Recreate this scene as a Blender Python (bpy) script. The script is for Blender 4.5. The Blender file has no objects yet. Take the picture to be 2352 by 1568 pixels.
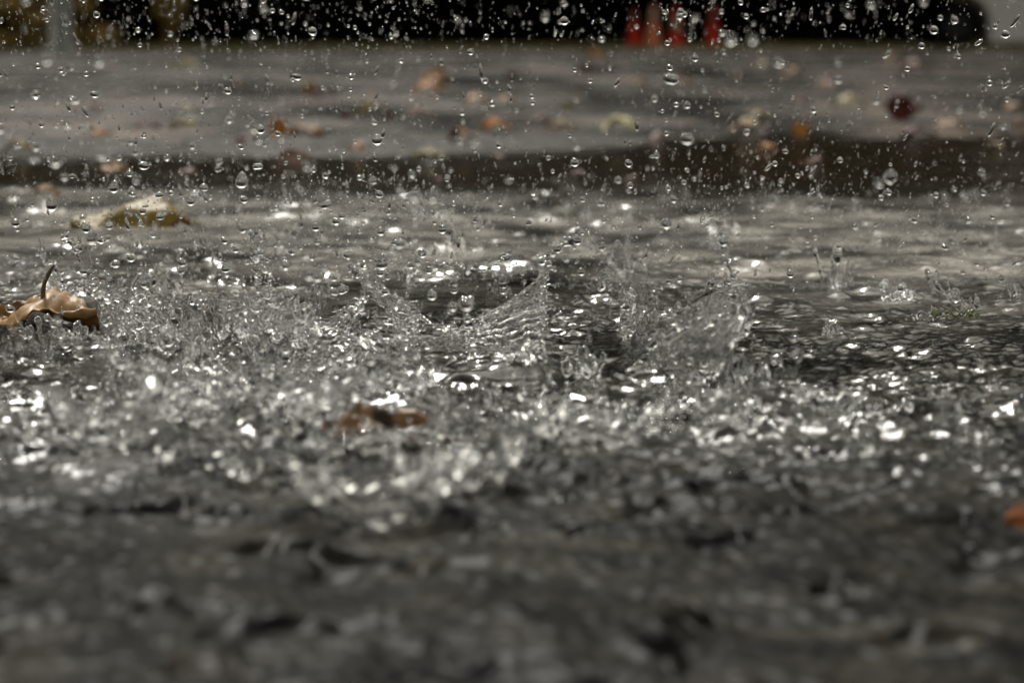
import bpy, bmesh, math, random
import numpy as np
from mathutils import Vector, Matrix, noise as mnoise

R = math.radians
rng = np.random.default_rng(11)
random.seed(11)
scene = bpy.context.scene
COL = scene.collection

# ------------------------------------------------------------------ camera
CAM_H, PITCH, FPX = 0.132, R(6.08), 6533.0          # FPX: focal length in units of a 2352-wide picture
cam_d = bpy.data.cameras.new("camera")
cam = bpy.data.objects.new("camera", cam_d)
COL.objects.link(cam)
cam.location = (0, 0, CAM_H)
cam.rotation_euler = (math.pi / 2 - PITCH, 0, 0)
cam_d.sensor_width = 36.0
cam_d.lens = 100.0
cam_d.clip_start = 0.02
cam_d.clip_end = 3000
cam_d.dof.use_dof = True
cam_d.dof.focus_distance = 1.27
cam_d.dof.aperture_fstop = 14.5
cam_d.dof.aperture_blades = 9
scene.camera = cam

# ------------------------------------------------------------------ world / sun / exposure
SUN_EL, SUN_ROT = 52.0, -12.0          # high, beyond the splash (back light)
w = bpy.data.worlds.new("World")
scene.world = w
w.use_nodes = True
nt = w.node_tree
nt.nodes.clear()
out = nt.nodes.new("ShaderNodeOutputWorld")
bg = nt.nodes.new("ShaderNodeBackground")
sky = nt.nodes.new("ShaderNodeTexSky")
sky.sky_type = 'NISHITA'
sky.sun_disc = False
sky.sun_elevation = R(SUN_EL)
sky.sun_rotation = R(SUN_ROT)
sky.air_density = 1.0
sky.dust_density = 3.0
hs = nt.nodes.new("ShaderNodeHueSaturation")
hs.inputs['Saturation'].default_value = 0.10      # overcast: grey cloud light
tint = nt.nodes.new("ShaderNodeMix")
tint.data_type = 'RGBA'
tint.blend_type = 'MULTIPLY'
tint.inputs[0].default_value = 1.0
tint.inputs[7].default_value = (1.0, 0.972, 0.845, 1)
nt.links.new(sky.outputs[0], hs.inputs['Color'])
nt.links.new(hs.outputs[0], tint.inputs[6])
nt.links.new(tint.outputs[2], bg.inputs[0])
bg.inputs[1].default_value = 0.125
nt.links.new(bg.outputs[0], out.inputs[0])

sd = bpy.data.lights.new("sun", 'SUN')
sd.energy = 3.2
sd.angle = R(8)
sd.color = (1.0, 0.97, 0.92)
sun = bpy.data.objects.new("sun", sd)
COL.objects.link(sun)
_az = R(SUN_ROT)
_v = Vector((math.sin(_az) * math.cos(R(SUN_EL)), math.cos(_az) * math.cos(R(SUN_EL)), math.sin(R(SUN_EL))))
sun.rotation_euler = _v.to_track_quat('Z', 'Y').to_euler()

vs = scene.view_settings
vs.view_transform = 'Standard'
vs.look = 'None'
vs.exposure = 0.42
vs.gamma = 1.0
scene.render.engine = 'CYCLES'
scene.cycles.use_denoising = True
scene.cycles.max_bounces = 14
scene.cycles.transmission_bounces = 12
scene.cycles.glossy_bounces = 6
scene.cycles.diffuse_bounces = 2
scene.cycles.sample_clamp_indirect = 8.0
scene.cycles.blur_glossy = 0.3

# ------------------------------------------------------------------ helpers
_cp, _sp = math.cos(PITCH), math.sin(PITCH)


def ray(px, py):
    x, v = (px - 1176) / FPX, (784 - py) / FPX
    return Vector((x, _cp + v * _sp, -_sp + v * _cp))


def at(px, py, Y):
    """the point seen at picture position (px, py) of a 2352 px wide frame, Y metres away"""
    d = ray(px, py)
    return Vector((0, 0, CAM_H)) + d * (Y / d.y)


def gnd(px, py, z=0.0):
    d = ray(px, py)
    return Vector((0, 0, CAM_H)) + d * ((z - CAM_H) / d.z)


def tag(o, label=None, cat=None, group=None, kind=None):
    if label: o['label'] = label
    if cat: o['category'] = cat
    if group: o['group'] = group
    if kind: o['kind'] = kind
    return o


def mesh_np(name, verts, faces, smooth=True):
    """verts (n,3), faces (m,k) with k constant"""
    me = bpy.data.meshes.new(name)
    verts = np.asarray(verts, dtype=np.float32)
    faces = np.asarray(faces, dtype=np.int32)
    m, k = faces.shape
    me.vertices.add(len(verts))
    me.vertices.foreach_set('co', verts.ravel())
    me.loops.add(m * k)
    me.loops.foreach_set('vertex_index', faces.ravel())
    me.polygons.add(m)
    me.polygons.foreach_set('loop_start', np.arange(0, m * k, k, dtype=np.int32))
    me.polygons.foreach_set('loop_total', np.full(m, k, dtype=np.int32))
    me.polygons.foreach_set('use_smooth', np.full(m, smooth, dtype=bool))
    me.update()
    me.validate()
    return me


def link(name, me, mat=None, parent=None, loc=None):
    o = bpy.data.objects.new(name, me)
    COL.objects.link(o)
    if mat is not None:
        if me.materials: me.materials[0] = mat
        else: me.materials.append(mat)
    if parent is not None: o.parent = parent
    if loc is not None: o.location = loc
    return o


def empty(name, loc=(0, 0, 0), rz=0.0):
    o = bpy.data.objects.new(name, None)
    COL.objects.link(o)
    o.location = loc
    o.rotation_euler = (0, 0, rz)
    return o


def from_bm(name, bm, smooth=True):
    me = bpy.data.meshes.new(name)
    bmesh.ops.recalc_face_normals(bm, faces=bm.faces)
    bm.to_mesh(me)
    bm.free()
    if smooth:
        me.polygons.foreach_set('use_smooth', np.full(len(me.polygons), True, dtype=bool))
    return me


# gradient noise on arrays
_perm = rng.permutation(256)
_perm = np.concatenate([_perm, _perm, _perm])
_ga = rng.uniform(0, 2 * math.pi, 256)
_gx, _gy = np.cos(_ga), np.sin(_ga)


def pn(x, y, seed=0):
    x = x + seed * 17.31
    y = y + seed * 9.73
    xi, yi = np.floor(x).astype(np.int64), np.floor(y).astype(np.int64)
    xf, yf = x - xi, y - yi
    u = xf * xf * xf * (xf * (xf * 6 - 15) + 10)
    v = yf * yf * yf * (yf * (yf * 6 - 15) + 10)

    def g(a, b, dx, dy):
        h = _perm[(_perm[(a & 255)] + (b & 255)) % 256]
        return _gx[h] * dx + _gy[h] * dy
    n00 = g(xi, yi, xf, yf)
    n10 = g(xi + 1, yi, xf - 1, yf)
    n01 = g(xi, yi + 1, xf, yf - 1)
    n11 = g(xi + 1, yi + 1, xf - 1, yf - 1)
    return (n00 * (1 - u) + n10 * u) * (1 - v) + (n01 * (1 - u) + n11 * u) * v * 1.0


def sstep(a, b, x):
    t = np.clip((x - a) / (b - a), 0, 1)
    return t * t * (3 - 2 * t)


# ------------------------------------------------------------------ materials
def mat(name):
    m = bpy.data.materials.new(name)
    m.use_nodes = True
    t = m.node_tree
    return m, t, t.nodes['Principled BSDF']


def ramp(t, fac, stops):
    r = t.nodes.new("ShaderNodeValToRGB")
    e = r.color_ramp.elements
    while len(e) < len(stops): e.new(0.5)
    for i, (p, c) in enumerate(stops):
        e[i].position = p
        e[i].color = (*c, 1) if len(c) == 3 else c
    t.links.new(fac, r.inputs[0])
    return r.outputs[0]


def noise_tex(t, scale, detail=4, rough=0.55, vec=None):
    n = t.nodes.new("ShaderNodeTexNoise")
    n.inputs['Scale'].default_value = scale
    n.inputs['Detail'].default_value = detail
    n.inputs['Roughness'].default_value = rough
    if vec is None:
        vec = t.nodes.new("ShaderNodeTexCoord").outputs['Object']
    t.links.new(vec, n.inputs['Vector'])
    return n.outputs['Fac']


def bump(t, b, height, strength, dist):
    n = t.nodes.new("ShaderNodeBump")
    n.inputs['Strength'].default_value = strength
    n.inputs['Distance'].default_value = dist
    t.links.new(height, n.inputs['Height'])
    t.links.new(n.outputs[0], b.inputs['Normal'])
    return n


def mixc(t, fac, a, b):
    m = t.nodes.new("ShaderNodeMix")
    m.data_type = 'RGBA'
    if isinstance(fac, float): m.inputs[0].default_value = fac
    else: t.links.new(fac, m.inputs[0])
    for k, v in ((6, a), (7, b)):
        if isinstance(v, tuple): m.inputs[k].default_value = (*v, 1)
        else: t.links.new(v, m.inputs[k])
    return m.outputs[2]


# clear water (splashes and drops)
M_WATER, t, b = mat("clear_water")
b.inputs['Base Color'].default_value = (1, 1, 1, 1)
b.inputs['Roughness'].default_value = 0.0
b.inputs['IOR'].default_value = 1.333
b.inputs['Transmission Weight'].default_value = 1.0

M_CHURN, t, b = mat("churned_clear_water")
b.inputs['Base Color'].default_value = (1, 1, 1, 1)
b.inputs['Roughness'].default_value = 0.0
b.inputs['IOR'].default_value = 1.333
b.inputs['Transmission Weight'].default_value = 1.0
_mr = t.nodes.new("ShaderNodeMapping"); _mr.inputs['Rotation'].default_value = (0, R(28), 0)
_mp = t.nodes.new("ShaderNodeMapping"); _mp.inputs['Scale'].default_value = (0.30, 0.35, 1.5)
_tc = t.nodes.new("ShaderNodeTexCoord")
t.links.new(_tc.outputs['Object'], _mr.inputs[0])
t.links.new(_mr.outputs[0], _mp.inputs[0])
bump(t, b, noise_tex(t, 150.0, 1, 0.4, _mp.outputs[0]), 0.2, 0.003)

# flooded asphalt: rain-churned murky water
M_FLOOD, t, b = mat("flooded_road_water")
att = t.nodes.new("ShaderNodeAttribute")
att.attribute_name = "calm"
n1 = noise_tex(t, 9.0, 6, 0.6)
n2 = noise_tex(t, 60.0, 5, 0.6)
c1 = ramp(t, n1, [(0.3, (0.004, 0.0035, 0.0025)), (0.5, (0.011, 0.010, 0.008)), (0.7, (0.028, 0.026, 0.021))])
c2 = ramp(t, n2, [(0.35, (0.5, 0.5, 0.5)), (0.65, (1.2, 1.2, 1.2))])
mm = t.nodes.new("ShaderNodeMix"); mm.data_type = 'RGBA'; mm.blend_type = 'MULTIPLY'
mm.inputs[0].default_value = 0.8
t.links.new(c1, mm.inputs[6]); t.links.new(c2, mm.inputs[7])
fro = t.nodes.new("ShaderNodeAttribute"); fro.attribute_name = "froth"
pale = ramp(t, noise_tex(t, 17.0, 6, 0.68), [(0.36, (0.035, 0.033, 0.029)), (0.47, (0.13, 0.123, 0.11)), (0.60, (0.27, 0.252, 0.226))])
pit = ramp(t, noise_tex(t, 34.0, 6, 0.68), [(0.40, (0.04, 0.035, 0.03)), (0.50, (0.9, 0.9, 0.9)), (0.66, (1.9, 1.85, 1.75))])
mp2 = t.nodes.new("ShaderNodeMix"); mp2.data_type = 'RGBA'; mp2.blend_type = 'MULTIPLY'; mp2.inputs[0].default_value = 1.0
t.links.new(mm.outputs[2], mp2.inputs[6]); t.links.new(pit, mp2.inputs[7])
cc = mixc(t, fro.outputs['Fac'], mp2.outputs[2], pale)
cc = mixc(t, att.outputs['Fac'], cc, (0.013, 0.0085, 0.003))  # dark tree reflection painted into the base colour of the calm band
t.links.new(cc, b.inputs['Base Color'])
b.inputs['IOR'].default_value = 1.333
rr = t.nodes.new("ShaderNodeMapRange")
rr.inputs['To Min'].default_value = 0.10
rr.inputs['To Max'].default_value = 0.11
t.links.new(att.outputs['Fac'], rr.inputs['Value'])
fin = t.nodes.new("ShaderNodeAttribute"); fin.attribute_name = "fine"
ad = t.nodes.new("ShaderNodeMath"); ad.operation = 'ADD'
t.links.new(rr.outputs[0], ad.inputs[0]); t.links.new(fin.outputs['Fac'], ad.inputs[1])
t.links.new(ad.outputs[0], b.inputs['Roughness'])
sl = t.nodes.new("ShaderNodeMapRange"); sl.inputs['From Max'].default_value = 0.27
sl.inputs['To Min'].default_value = 0.5; sl.inputs['To Max'].default_value = 0.05
t.links.new(fin.outputs['Fac'], sl.inputs['Value']); t.links.new(sl.outputs[0], b.inputs['Specular IOR Level'])
bn = bump(t, b, noise_tex(t, 260.0, 4, 0.6), 0.35, 0.0015)
agn = t.nodes.new("ShaderNodeAttribute"); agn.attribute_name = "churn"
t.links.new(agn.outputs['Fac'], bn.inputs['Strength'])

# wet asphalt further away
M_ROAD, t, b = mat("wet_asphalt")
_tc = t.nodes.new("ShaderNodeTexCoord")
_mp = t.nodes.new("ShaderNodeMapping"); _mp.inputs['Scale'].default_value = (1.0, 0.30, 1.0)
t.links.new(_tc.outputs['Object'], _mp.inputs[0])
n1 = noise_tex(t, 2.0, 8, 0.68, _mp.outputs[0])
n2 = noise_tex(t, 6.0, 8, 0.75, _mp.outputs[0])
c1 = ramp(t, n1, [(0.40, (0.004, 0.004, 0.003)), (0.49, (0.017, 0.016, 0.014)), (0.60, (0.062, 0.046, 0.032))])
c2 = ramp(t, n2, [(0.40, (0.15, 0.15, 0.15)), (0.50, (0.85, 0.83, 0.80)), (0.60, (1.6, 1.3, 1.0))])
mm = t.nodes.new("ShaderNodeMix"); mm.data_type = 'RGBA'; mm.blend_type = 'MULTIPLY'
mm.inputs[0].default_value = 0.9
t.links.new(c1, mm.inputs[6]); t.links.new(c2, mm.inputs[7])
t.links.new(mm.outputs[2], b.inputs['Base Color'])
rr = t.nodes.new("ShaderNodeMapRange")
rr.inputs['From Min'].default_value = 0.36; rr.inputs['From Max'].default_value = 0.6
rr.inputs['To Min'].default_value = 0.10; rr.inputs['To Max'].default_value = 0.36
b.inputs['Specular IOR Level'].default_value = 0.25
t.links.new(n1, rr.inputs['Value'])
t.links.new(rr.outputs[0], b.inputs['Roughness'])
b.inputs['IOR'].default_value = 1.36
bump(t, b, noise_tex(t, 120.0, 3, 0.6), 0.7, 0.004)


def simple(name, col, rough=0.6, col2=None, scale=30.0, bmp=0.0, bd=0.002, spec=None, stops=(0.4, 0.62)):
    m, t, b = mat(name)
    if col2 is None:
        b.inputs['Base Color'].default_value = (*col, 1)
    else:
        t.links.new(ramp(t, noise_tex(t, scale, 5), [(stops[0], col), (stops[1], col2)]), b.inputs['Base Color'])
    b.inputs['Roughness'].default_value = rough
    if spec is not None: b.inputs['Specular IOR Level'].default_value = spec
    if bmp: bump(t, b, noise_tex(t, scale * 3, 4), bmp, bd)
    return m


M_VERGE = simple("verge_soil", (0.020, 0.018, 0.004), 0.9, (0.075, 0.055, 0.018), 1.2, 0.6, 0.03, spec=0.1)
M_GRASS = simple("grass_blades", (0.055, 0.050, 0.010), 0.7, (0.12, 0.095, 0.03), 3.0, spec=0.2)
M_DARKLEAF = simple("dark_evergreen", (0.0015, 0.0020, 0.0010), 0.9, (0.005, 0.006, 0.003), 2.0, spec=0.0)
M_BARK = simple("bark", (0.008, 0.006, 0.004), 0.9, (0.02, 0.016, 0.012), 8.0, 0.5, 0.01, spec=0.1)
M_YLEAF = simple("yellow_foliage", (0.13, 0.085, 0.014), 0.6, (0.30, 0.20, 0.055), 4.0, spec=0.2)
M_CONE = simple("cone_plastic_red", (0.32, 0.014, 0.004), 0.7, (0.40, 0.024, 0.006), 12.0, spec=0.15)
M_CONE2 = simple("cone_plastic_faded", (0.42, 0.11, 0.05), 0.7, (0.46, 0.16, 0.085), 12.0, spec=0.2)
M_COLLAR = simple("cone_collar", (0.36, 0.26, 0.21), 0.5, (0.26, 0.16, 0.12), 14.0)
M_RUBBER = simple("black_rubber", (0.004, 0.004, 0.004), 0.8, spec=0.05)
M_POST = simple("weathered_post", (0.085, 0.09, 0.08), 0.6, (0.13, 0.135, 0.12), 9.0, 0.3, 0.004)
M_PAINT = simple("white_car_paint", (0.40, 0.38, 0.37), 0.25, (0.46, 0.43, 0.42), 3.0)
M_DARKGLASS = simple("dark_glass", (0.01, 0.01, 0.012), 0.05)
M_METAL = simple("wheel_metal", (0.012, 0.012, 0.012), 0.6)
M_METAL.node_tree.nodes['Principled BSDF'].inputs['Metallic'].default_value = 0.7
M_STONE = simple("dark_gravel", (0.010, 0.009, 0.007), 0.3, (0.035, 0.031, 0.026), 120.0, 0.5, 0.001)


def leaf_mat(name, c_a, c_b, spot, spot_amt=0.55, scale=28.0, rough=0.5):
    m, t, b = mat(name)
    b.inputs['Specular IOR Level'].default_value = 0.22
    base = ramp(t, noise_tex(t, scale, 5), [(0.36, c_a), (0.62, c_b)])
    sp = ramp(t, noise_tex(t, scale * 1.7, 3, 0.5), [(spot_amt, (0, 0, 0)), (spot_amt + 0.07, (1, 1, 1))])
    t.links.new(mixc(t, sp, base, spot), b.inputs['Base Color'])
    b.inputs['Roughness'].default_value = rough
    bump(t, b, noise_tex(t, scale * 9, 4), 0.4, 0.0008)
    return m


LM = {
    'yellow': leaf_mat("leaf_yellow", (0.10, 0.072, 0.006), (0.17, 0.12, 0.016), (0.10, 0.03, 0.005), 0.60),
    'tan': leaf_mat("leaf_tan", (0.17, 0.09, 0.025), (0.26, 0.15, 0.055), (0.10, 0.045, 0.012), 0.60),
    'mud': leaf_mat("leaf_mud", (0.13, 0.065, 0.025), (0.24, 0.14, 0.07), (0.03, 0.015, 0.006), 0.50, scale=60),
    'orange': leaf_mat("leaf_orange", (0.30, 0.11, 0.012), (0.42, 0.19, 0.03), (0.12, 0.045, 0.010), 0.62),
    'brown': leaf_mat("leaf_brown", (0.060, 0.022, 0.008), (0.11, 0.045, 0.016), (0.03, 0.012, 0.006), 0.60),
    'maroon': leaf_mat("leaf_maroon", (0.050, 0.005, 0.003), (0.075, 0.010, 0.004), (0.025, 0.003, 0.002), 0.60),
    'cream': leaf_mat("leaf_cream", (0.42, 0.38, 0.17), (0.52, 0.47, 0.25), (0.25, 0.18, 0.06), 0.66),
    'pink': leaf_mat("leaf_pink", (0.24, 0.15, 0.12), (0.34, 0.23, 0.19), (0.12, 0.06, 0.045), 0.60),
    'olive': leaf_mat("leaf_olive", (0.13, 0.11, 0.03), (0.24, 0.20, 0.08), (0.08, 0.05, 0.02), 0.60),
}
M_STEM = simple("leaf_stem", (0.045, 0.030, 0.008), 0.5, (0.09, 0.065, 0.018), 400.0)
M_MOSS = simple("moss_green", (0.06, 0.085, 0.012), 0.7, (0.13, 0.16, 0.04), 200.0)

# ------------------------------------------------------------------ splash list
# base x, base y (where it meets the water), base radius, height, flare, seed, heights by side (E N W S), jets
CROWNS = [
    (1050, 880, 150, 120, 0.50, 1, (0.80, 0.35, 0.90, 0.40), 3, "large clear crown splash with a rippled right wall in the centre of the picture"),
    (1590, 905, 95, 205, 0.35, 2, (1.00, 0.80, 0.25, 0.35), 4, "tall clear water sheet right of the big crown splash"),
    (640, 850, 75, 175, 0.30, 3, (0.55, 1.0, 0.75, 0.35), 5, "narrow frothy splash column left of the big crown splash"),
    (300, 800, 70, 160, 0.35, 4, (0.45, 0.5, 1.00, 0.4), 5, "slanting splash of strands beside the brown leaf at left"),
    (1500, 905, 62, 50, 0.55, 5, (0.7, 1.0, 0.6, 0.25), 3, "small dark dish-shaped splash in front of the tall water sheet"),
    (250, 1075, 85, 210, 0.55, 6, (0.9, 0.5, 1.0, 0.45), 6, "V-shaped splash in the left foreground"),
    (560, 1040, 120, 174, 0.65, 7, (0.8, 0.5, 0.9, 0.4), 7, "wide ragged crown splash in the left foreground with spiky rim"),
    (870, 1235, 135, 212, 0.55, 8, (0.95, 0.6, 0.8, 0.55), 5, "big blurred crown splash nearest the lens at lower centre"),
    (900, 950, 60, 115, 0.60, 9, (0.9, 0.5, 0.5, 0.4), 4, "small splash with one slanting arm behind the foreground leaf"),
    (1195, 1075, 62, 140, 0.60, 10, (1.0, 0.4, 0.4, 0.3), 4, "blurred slanting splash arm right of the foreground leaf"),
    (1380, 1050, 95, 130, 0.50, 11, (0.8, 0.7, 0.9, 0.5), 6, "sparkling broken splash in the foreground right of centre"),
    (1960, 985, 85, 90, 0.45, 12, (0.6, 0.8, 1.0, 0.5), 5, "bright white clump of splash in the right foreground"),
    (1660, 1010, 70, 110, 0.30, 13, (0.7, 0.9, 0.5, 0.5), 4, "dark upright splash stump below the tall water sheet"),
    (2060, 712, 42, 60, -0.2, 14, (0.8, 1.0, 0.9, 0.7), 1, "small dark cone of water standing alone at right"),
    (2165, 690, 26, 62, 0.30, 15, (0.4, 0.4, 1.0, 0.3), 2, "thin curled splash beside the small water cone at right"),
    (60, 960, 80, 90, 0.5, 16, (0.7, 0.6, 0.8, 0.4), 5, "ragged splash at the left edge below the brown leaf"),
    (410, 900, 70, 80, 0.6, 17, (0.8, 0.7, 0.8, 0.5), 5, "low bubbly splash between the two left splashes"),
    (760, 790, 48, 105, 0.45, 18, (1.0, 0.5, 0.4, 0.3), 4, "thin slanting splash strand just left of the big crown"),
    (1185, 930, 55, 60, 0.5, 19, (0.8, 0.6, 0.8, 0.5), 5, "low glittering splash at the foot of the big crown"),
    (1440, 780, 20, 115, -0.3, 20, (1.0, 0.9, 0.9, 0.9), 1, "thin upright water jet between crown and water sheet"),
    (1010, 655, 55, 55, 0.5, 21, (0.8, 0.6, 0.7, 0.4), 5, "small far splash behind the big crown"),
    (1160, 640, 60, 48, 0.5, 22, (0.9, 0.5, 0.6, 0.4), 5, "wide low splash behind the right arm of the crown"),
    (1660, 560, 26, 60, 0.3, 23, (0.7, 1.0, 0.8, 0.5), 3, "far bright splash spike above the tall water sheet"),
    (1000, 510, 26, 34, 0.5, 24, (0.8, 0.8, 0.9, 0.5), 3, "white burst of spray on the pale water far behind the crown"),
    (1560, 620, 40, 30, 0.4, 25, (0.8, 0.8, 0.9, 0.5), 3, "low far splash left of the water sheet's top"),
    (1870, 1100, 70, 60, 0.4, 26, (0.8, 0.8, 0.9, 0.6), 3, "dark low splash in the right foreground"),
    (2290, 960, 60, 45, 0.4, 27, (0.8, 0.8, 0.9, 0.6), 3, "low splash near the right edge of the flood"),
    (160, 700, 40, 110, 0.4, 28, (0.5, 0.5, 1.0, 0.4), 4, "splash rising behind the stem of the brown leaf"),
    (455, 1115, 60, 98, 0.4, 29, (0.8, 0.8, 0.9, 0.6), 4, "blurred low splash under the spiky foreground crown"),
    (450, 985, 80, 149, 0.5, 31, (0.8, 0.7, 1.0, 0.6), 6, "bright bubbly crown between the ragged splash and the V-shaped splash"),
    (725, 1015, 95, 162, 0.5, 32, (1.0, 0.6, 0.8, 0.6), 6, "broken white splash directly left of the muddy foreground leaf"),
    (700, 905, 70, 95, 0.5, 33, (0.9, 0.6, 0.8, 0.6), 6, "bubbly splash in front of the narrow splash column"),
    (120, 1050, 75, 126, 0.5, 34, (0.9, 0.6, 0.8, 0.6), 6, "low crown at the left edge in front of the ragged splash"),
    (350, 950, 60, 150, 0.4, 35, (0.9, 0.6, 0.9, 0.6), 6, "upright splash with bubbles below the slanting strands at left"),
    (1040, 1165, 105, 165, 0.5, 36, (1.0, 0.6, 0.8, 0.6), 5, "blurred crown just below the muddy foreground leaf"),
    (820, 1085, 70, 125, 0.5, 37, (0.8, 0.6, 0.8, 0.6), 5, "blurred splash covering the left end of the muddy leaf"),
    (640, 1150, 75, 119, 0.5, 38, (0.8, 0.6, 0.8, 0.6), 4, "flat blurred splash at lower left of the muddy leaf"),
    (1480, 1000, 70, 90, 0.5, 39, (0.8, 0.6, 0.9, 0.6), 5, "sparkling splash below the dark dish-shaped splash"),
    (1290, 960, 60, 80, 0.5, 40, (0.8, 0.6, 0.9, 0.6), 5, "slim glittering splash at the right foot of the big crown"),
    (820, 850, 55, 75, 0.5, 41, (0.9, 0.6, 0.8, 0.6), 4, "small splash at the left foot of the big crown"),
    (930, 1060, 60, 112, 0.5, 42, (0.9, 0.6, 0.8, 0.6), 4, "small white splash standing on the muddy foreground leaf"),
    (1600, 1130, 70, 72, 0.5, 30, (0.8, 0.8, 0.9, 0.6), 5, "blurred sparkling splash right of the lowest bright drop"),
]

# ------------------------------------------------------------------ flooded surface (the near water)
def build_water():
    y0, y1, ny, nx = 0.42, 4.6, 1500, 820
    q = np.linspace(0, 1, ny)
    ys = y0 * (y1 / y0) ** q
    u = np.linspace(-1, 1, nx)
    Y = np.repeat(ys[:, None], nx, 1)
    half = ys * 0.18 * 1.28 + 0.04
    X = u[None, :] * half[:, None]
    fade = sstep(4.5, 3.4, Y)
    # how churned the surface is
    agit = 0.55 + 0.9 * pn(X * 5, Y * 5, 3) + 0.5 * pn(X * 14, Y * 14, 4)
    pxx = 1176 + X / Y * FPX
    zone = sstep(0.70, 0.86, Y) * sstep(2.0, 1.3, Y) * (0.95 + 0.05 * sstep(2000, 1500, pxx))
    agit = np.clip(agit, 0.25, 1.5) * (0.45 + 0.75 * zone) * (0.16 + 0.84 * sstep(0.68, 0.90, Y))
    H = 0.0035 * pn(X * 7, Y * 6, 1) * 1.4
    H += 0.0030 * pn(X * 22, Y * 20, 2)
    wx = X + 0.006 * pn(X * 40, Y * 40, 31)
    wy = Y + 0.006 * pn(X * 40, Y * 40, 32)
    fg = sstep(0.92, 0.74, Y + 0.10 * pn(X * 7, Y * 9, 45) + 0.05 * pn(X * 20, Y * 24, 46) - 0.10 * np.exp(-((X + 0.03) / 0.08) ** 2))
    H += 0.0020 * fg * (0.3 - np.abs(pn(X * 30 + 0.5 * pn(X * 40, Y * 40, 42), Y * 22, 41))) + 0.0013 * fg * (0.3 - np.abs(pn(X * 75, Y * 60, 43))) + 0.0006 * fg * pn(X * 210, Y * 190, 44)
    H += 0.0011 * fg * (0.3 - np.abs(pn(X * 130 + 4, Y * 95, 48)))
    H -= 0.0045 * fg * sstep(0.16, 0.50, pn(X * 52 + 0.8 * pn(X * 60, Y * 50, 49), Y * 30, 47))
    H += agit * 0.0030 * (0.35 - np.abs(pn(wx * 42, wy * 42, 5)))
    H += agit * 0.0022 * (0.35 - np.abs(pn(wx * 95, wy * 90, 6)))
    H += agit * 0.0012 * pn(wx * 190, wy * 190, 7)
    H += agit * 0.00035 * pn(X * 420, Y * 400, 8)
    # pits, rings and domes left by single drops
    def local(cx, cy, rad, fn):
        i0, i1 = np.searchsorted(ys, [cy - rad, cy + rad])
        if i1 <= i0: return
        hh = half[i0:i1]
        j0 = max(0, int(((cx - rad) / hh.min() + 1) / 2 * (nx - 1)) - 2) if cx - rad > 0 else max(0, int(((cx - rad) / hh.min() + 1) / 2 * (nx - 1)) - 2)
        lo = min((cx - rad) / hh.min(), (cx - rad) / hh.max())
        hi = max((cx + rad) / hh.min(), (cx + rad) / hh.max())
        j0 = int(np.clip((lo + 1) / 2 * (nx - 1) - 1, 0, nx)); j1 = int(np.clip((hi + 1) / 2 * (nx - 1) + 2, 0, nx))
        if j1 <= j0: return
        xs, yy = X[i0:i1, j0:j1], Y[i0:i1, j0:j1]
        r = np.hypot(xs - cx, yy - cy)
        H[i0:i1, j0:j1] += fn(r, np.arctan2(yy - cy, xs - cx))
    r_ = np.random.default_rng(5)
    for k in range(2200):
        cy = float(0.5 * (3.6 / 0.5) ** r_.random())
        cx = float(r_.uniform(-1, 1)) * cy * 0.22
        s = float(0.0014 + 0.0055 * r_.random() ** 3) * (0.7 + 0.35 * cy) * (0.35 if cy < 0.74 else 1.0)
        kind = r_.random()
        ph = float(r_.uniform(0, 6.28))
        if kind < 0.45:      # pit with raised lip
            local(cx, cy, 3 * s, lambda r, a: s * (-0.34 * np.exp(-(r / s) ** 2) + 0.22 * (1 + 0.4 * np.sin(3 * a + ph)) * np.exp(-((r - 1.35 * s) / (0.45 * s)) ** 2)))
        elif kind < 0.70:    # spreading ring
            local(cx, cy, 4 * s, lambda r, a: s * 0.10 * np.cos(r / s * 5.5) * np.exp(-(r / (2.0 * s)) ** 2))
        else:                # dome
            local(cx, cy, 2.2 * s, lambda r, a: s * 0.32 * np.exp(-(r / (0.8 * s)) ** 3))
    for c in CROWNS:         # hollow and swell round each splash
        g = gnd(c[0], c[1]); s = c[2] * g.y / FPX
        local(g.x, g.y, 3.2 * s, lambda r, a: s * (-0.22 * np.exp(-(r / (0.85 * s)) ** 2) + 0.16 * np.exp(-((r - 1.25 * s) / (0.35 * s)) ** 2) + 0.05 * np.cos(r / s * 9) * np.exp(-(r / (1.8 * s)) ** 2)))
    H *= fade * sstep(1.0, 0.93, np.abs(u))[None, :]
    base = 0.004 - 0.022 * sstep(3.5, 4.6, Y + 0.4 * pn(X * 2.5, Y * 1.5, 51)) + 0.007 * sstep(2.9, 3.6, Y) * pn(X * 8, Y * 3, 52) + 0.003 * sstep(2.9, 3.6, Y) * pn(X * 30, Y * 9, 53)
    H = H + base
    # calm water mirroring the dark trees, part of that reflection put into its colour
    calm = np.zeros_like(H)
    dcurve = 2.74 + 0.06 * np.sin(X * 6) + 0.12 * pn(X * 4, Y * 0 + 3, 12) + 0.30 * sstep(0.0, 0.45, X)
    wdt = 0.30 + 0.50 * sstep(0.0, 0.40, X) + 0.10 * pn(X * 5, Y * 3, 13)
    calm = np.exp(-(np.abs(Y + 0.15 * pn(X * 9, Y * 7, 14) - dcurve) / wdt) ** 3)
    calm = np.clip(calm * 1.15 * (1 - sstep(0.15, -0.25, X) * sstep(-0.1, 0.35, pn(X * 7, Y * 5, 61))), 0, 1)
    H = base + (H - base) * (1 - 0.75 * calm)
    V = np.stack([X, Y, H], -1).reshape(-1, 3)
    idx = np.arange(ny * nx).reshape(ny, nx)
    F = np.stack([idx[:-1, :-1], idx[:-1, 1:], idx[1:, 1:], idx[1:, :-1]], -1).reshape(-1, 4)
    me = mesh_np("water", V, F)
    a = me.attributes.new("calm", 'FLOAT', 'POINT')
    a.data.foreach_set('value', calm.astype(np.float32).ravel())
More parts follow.
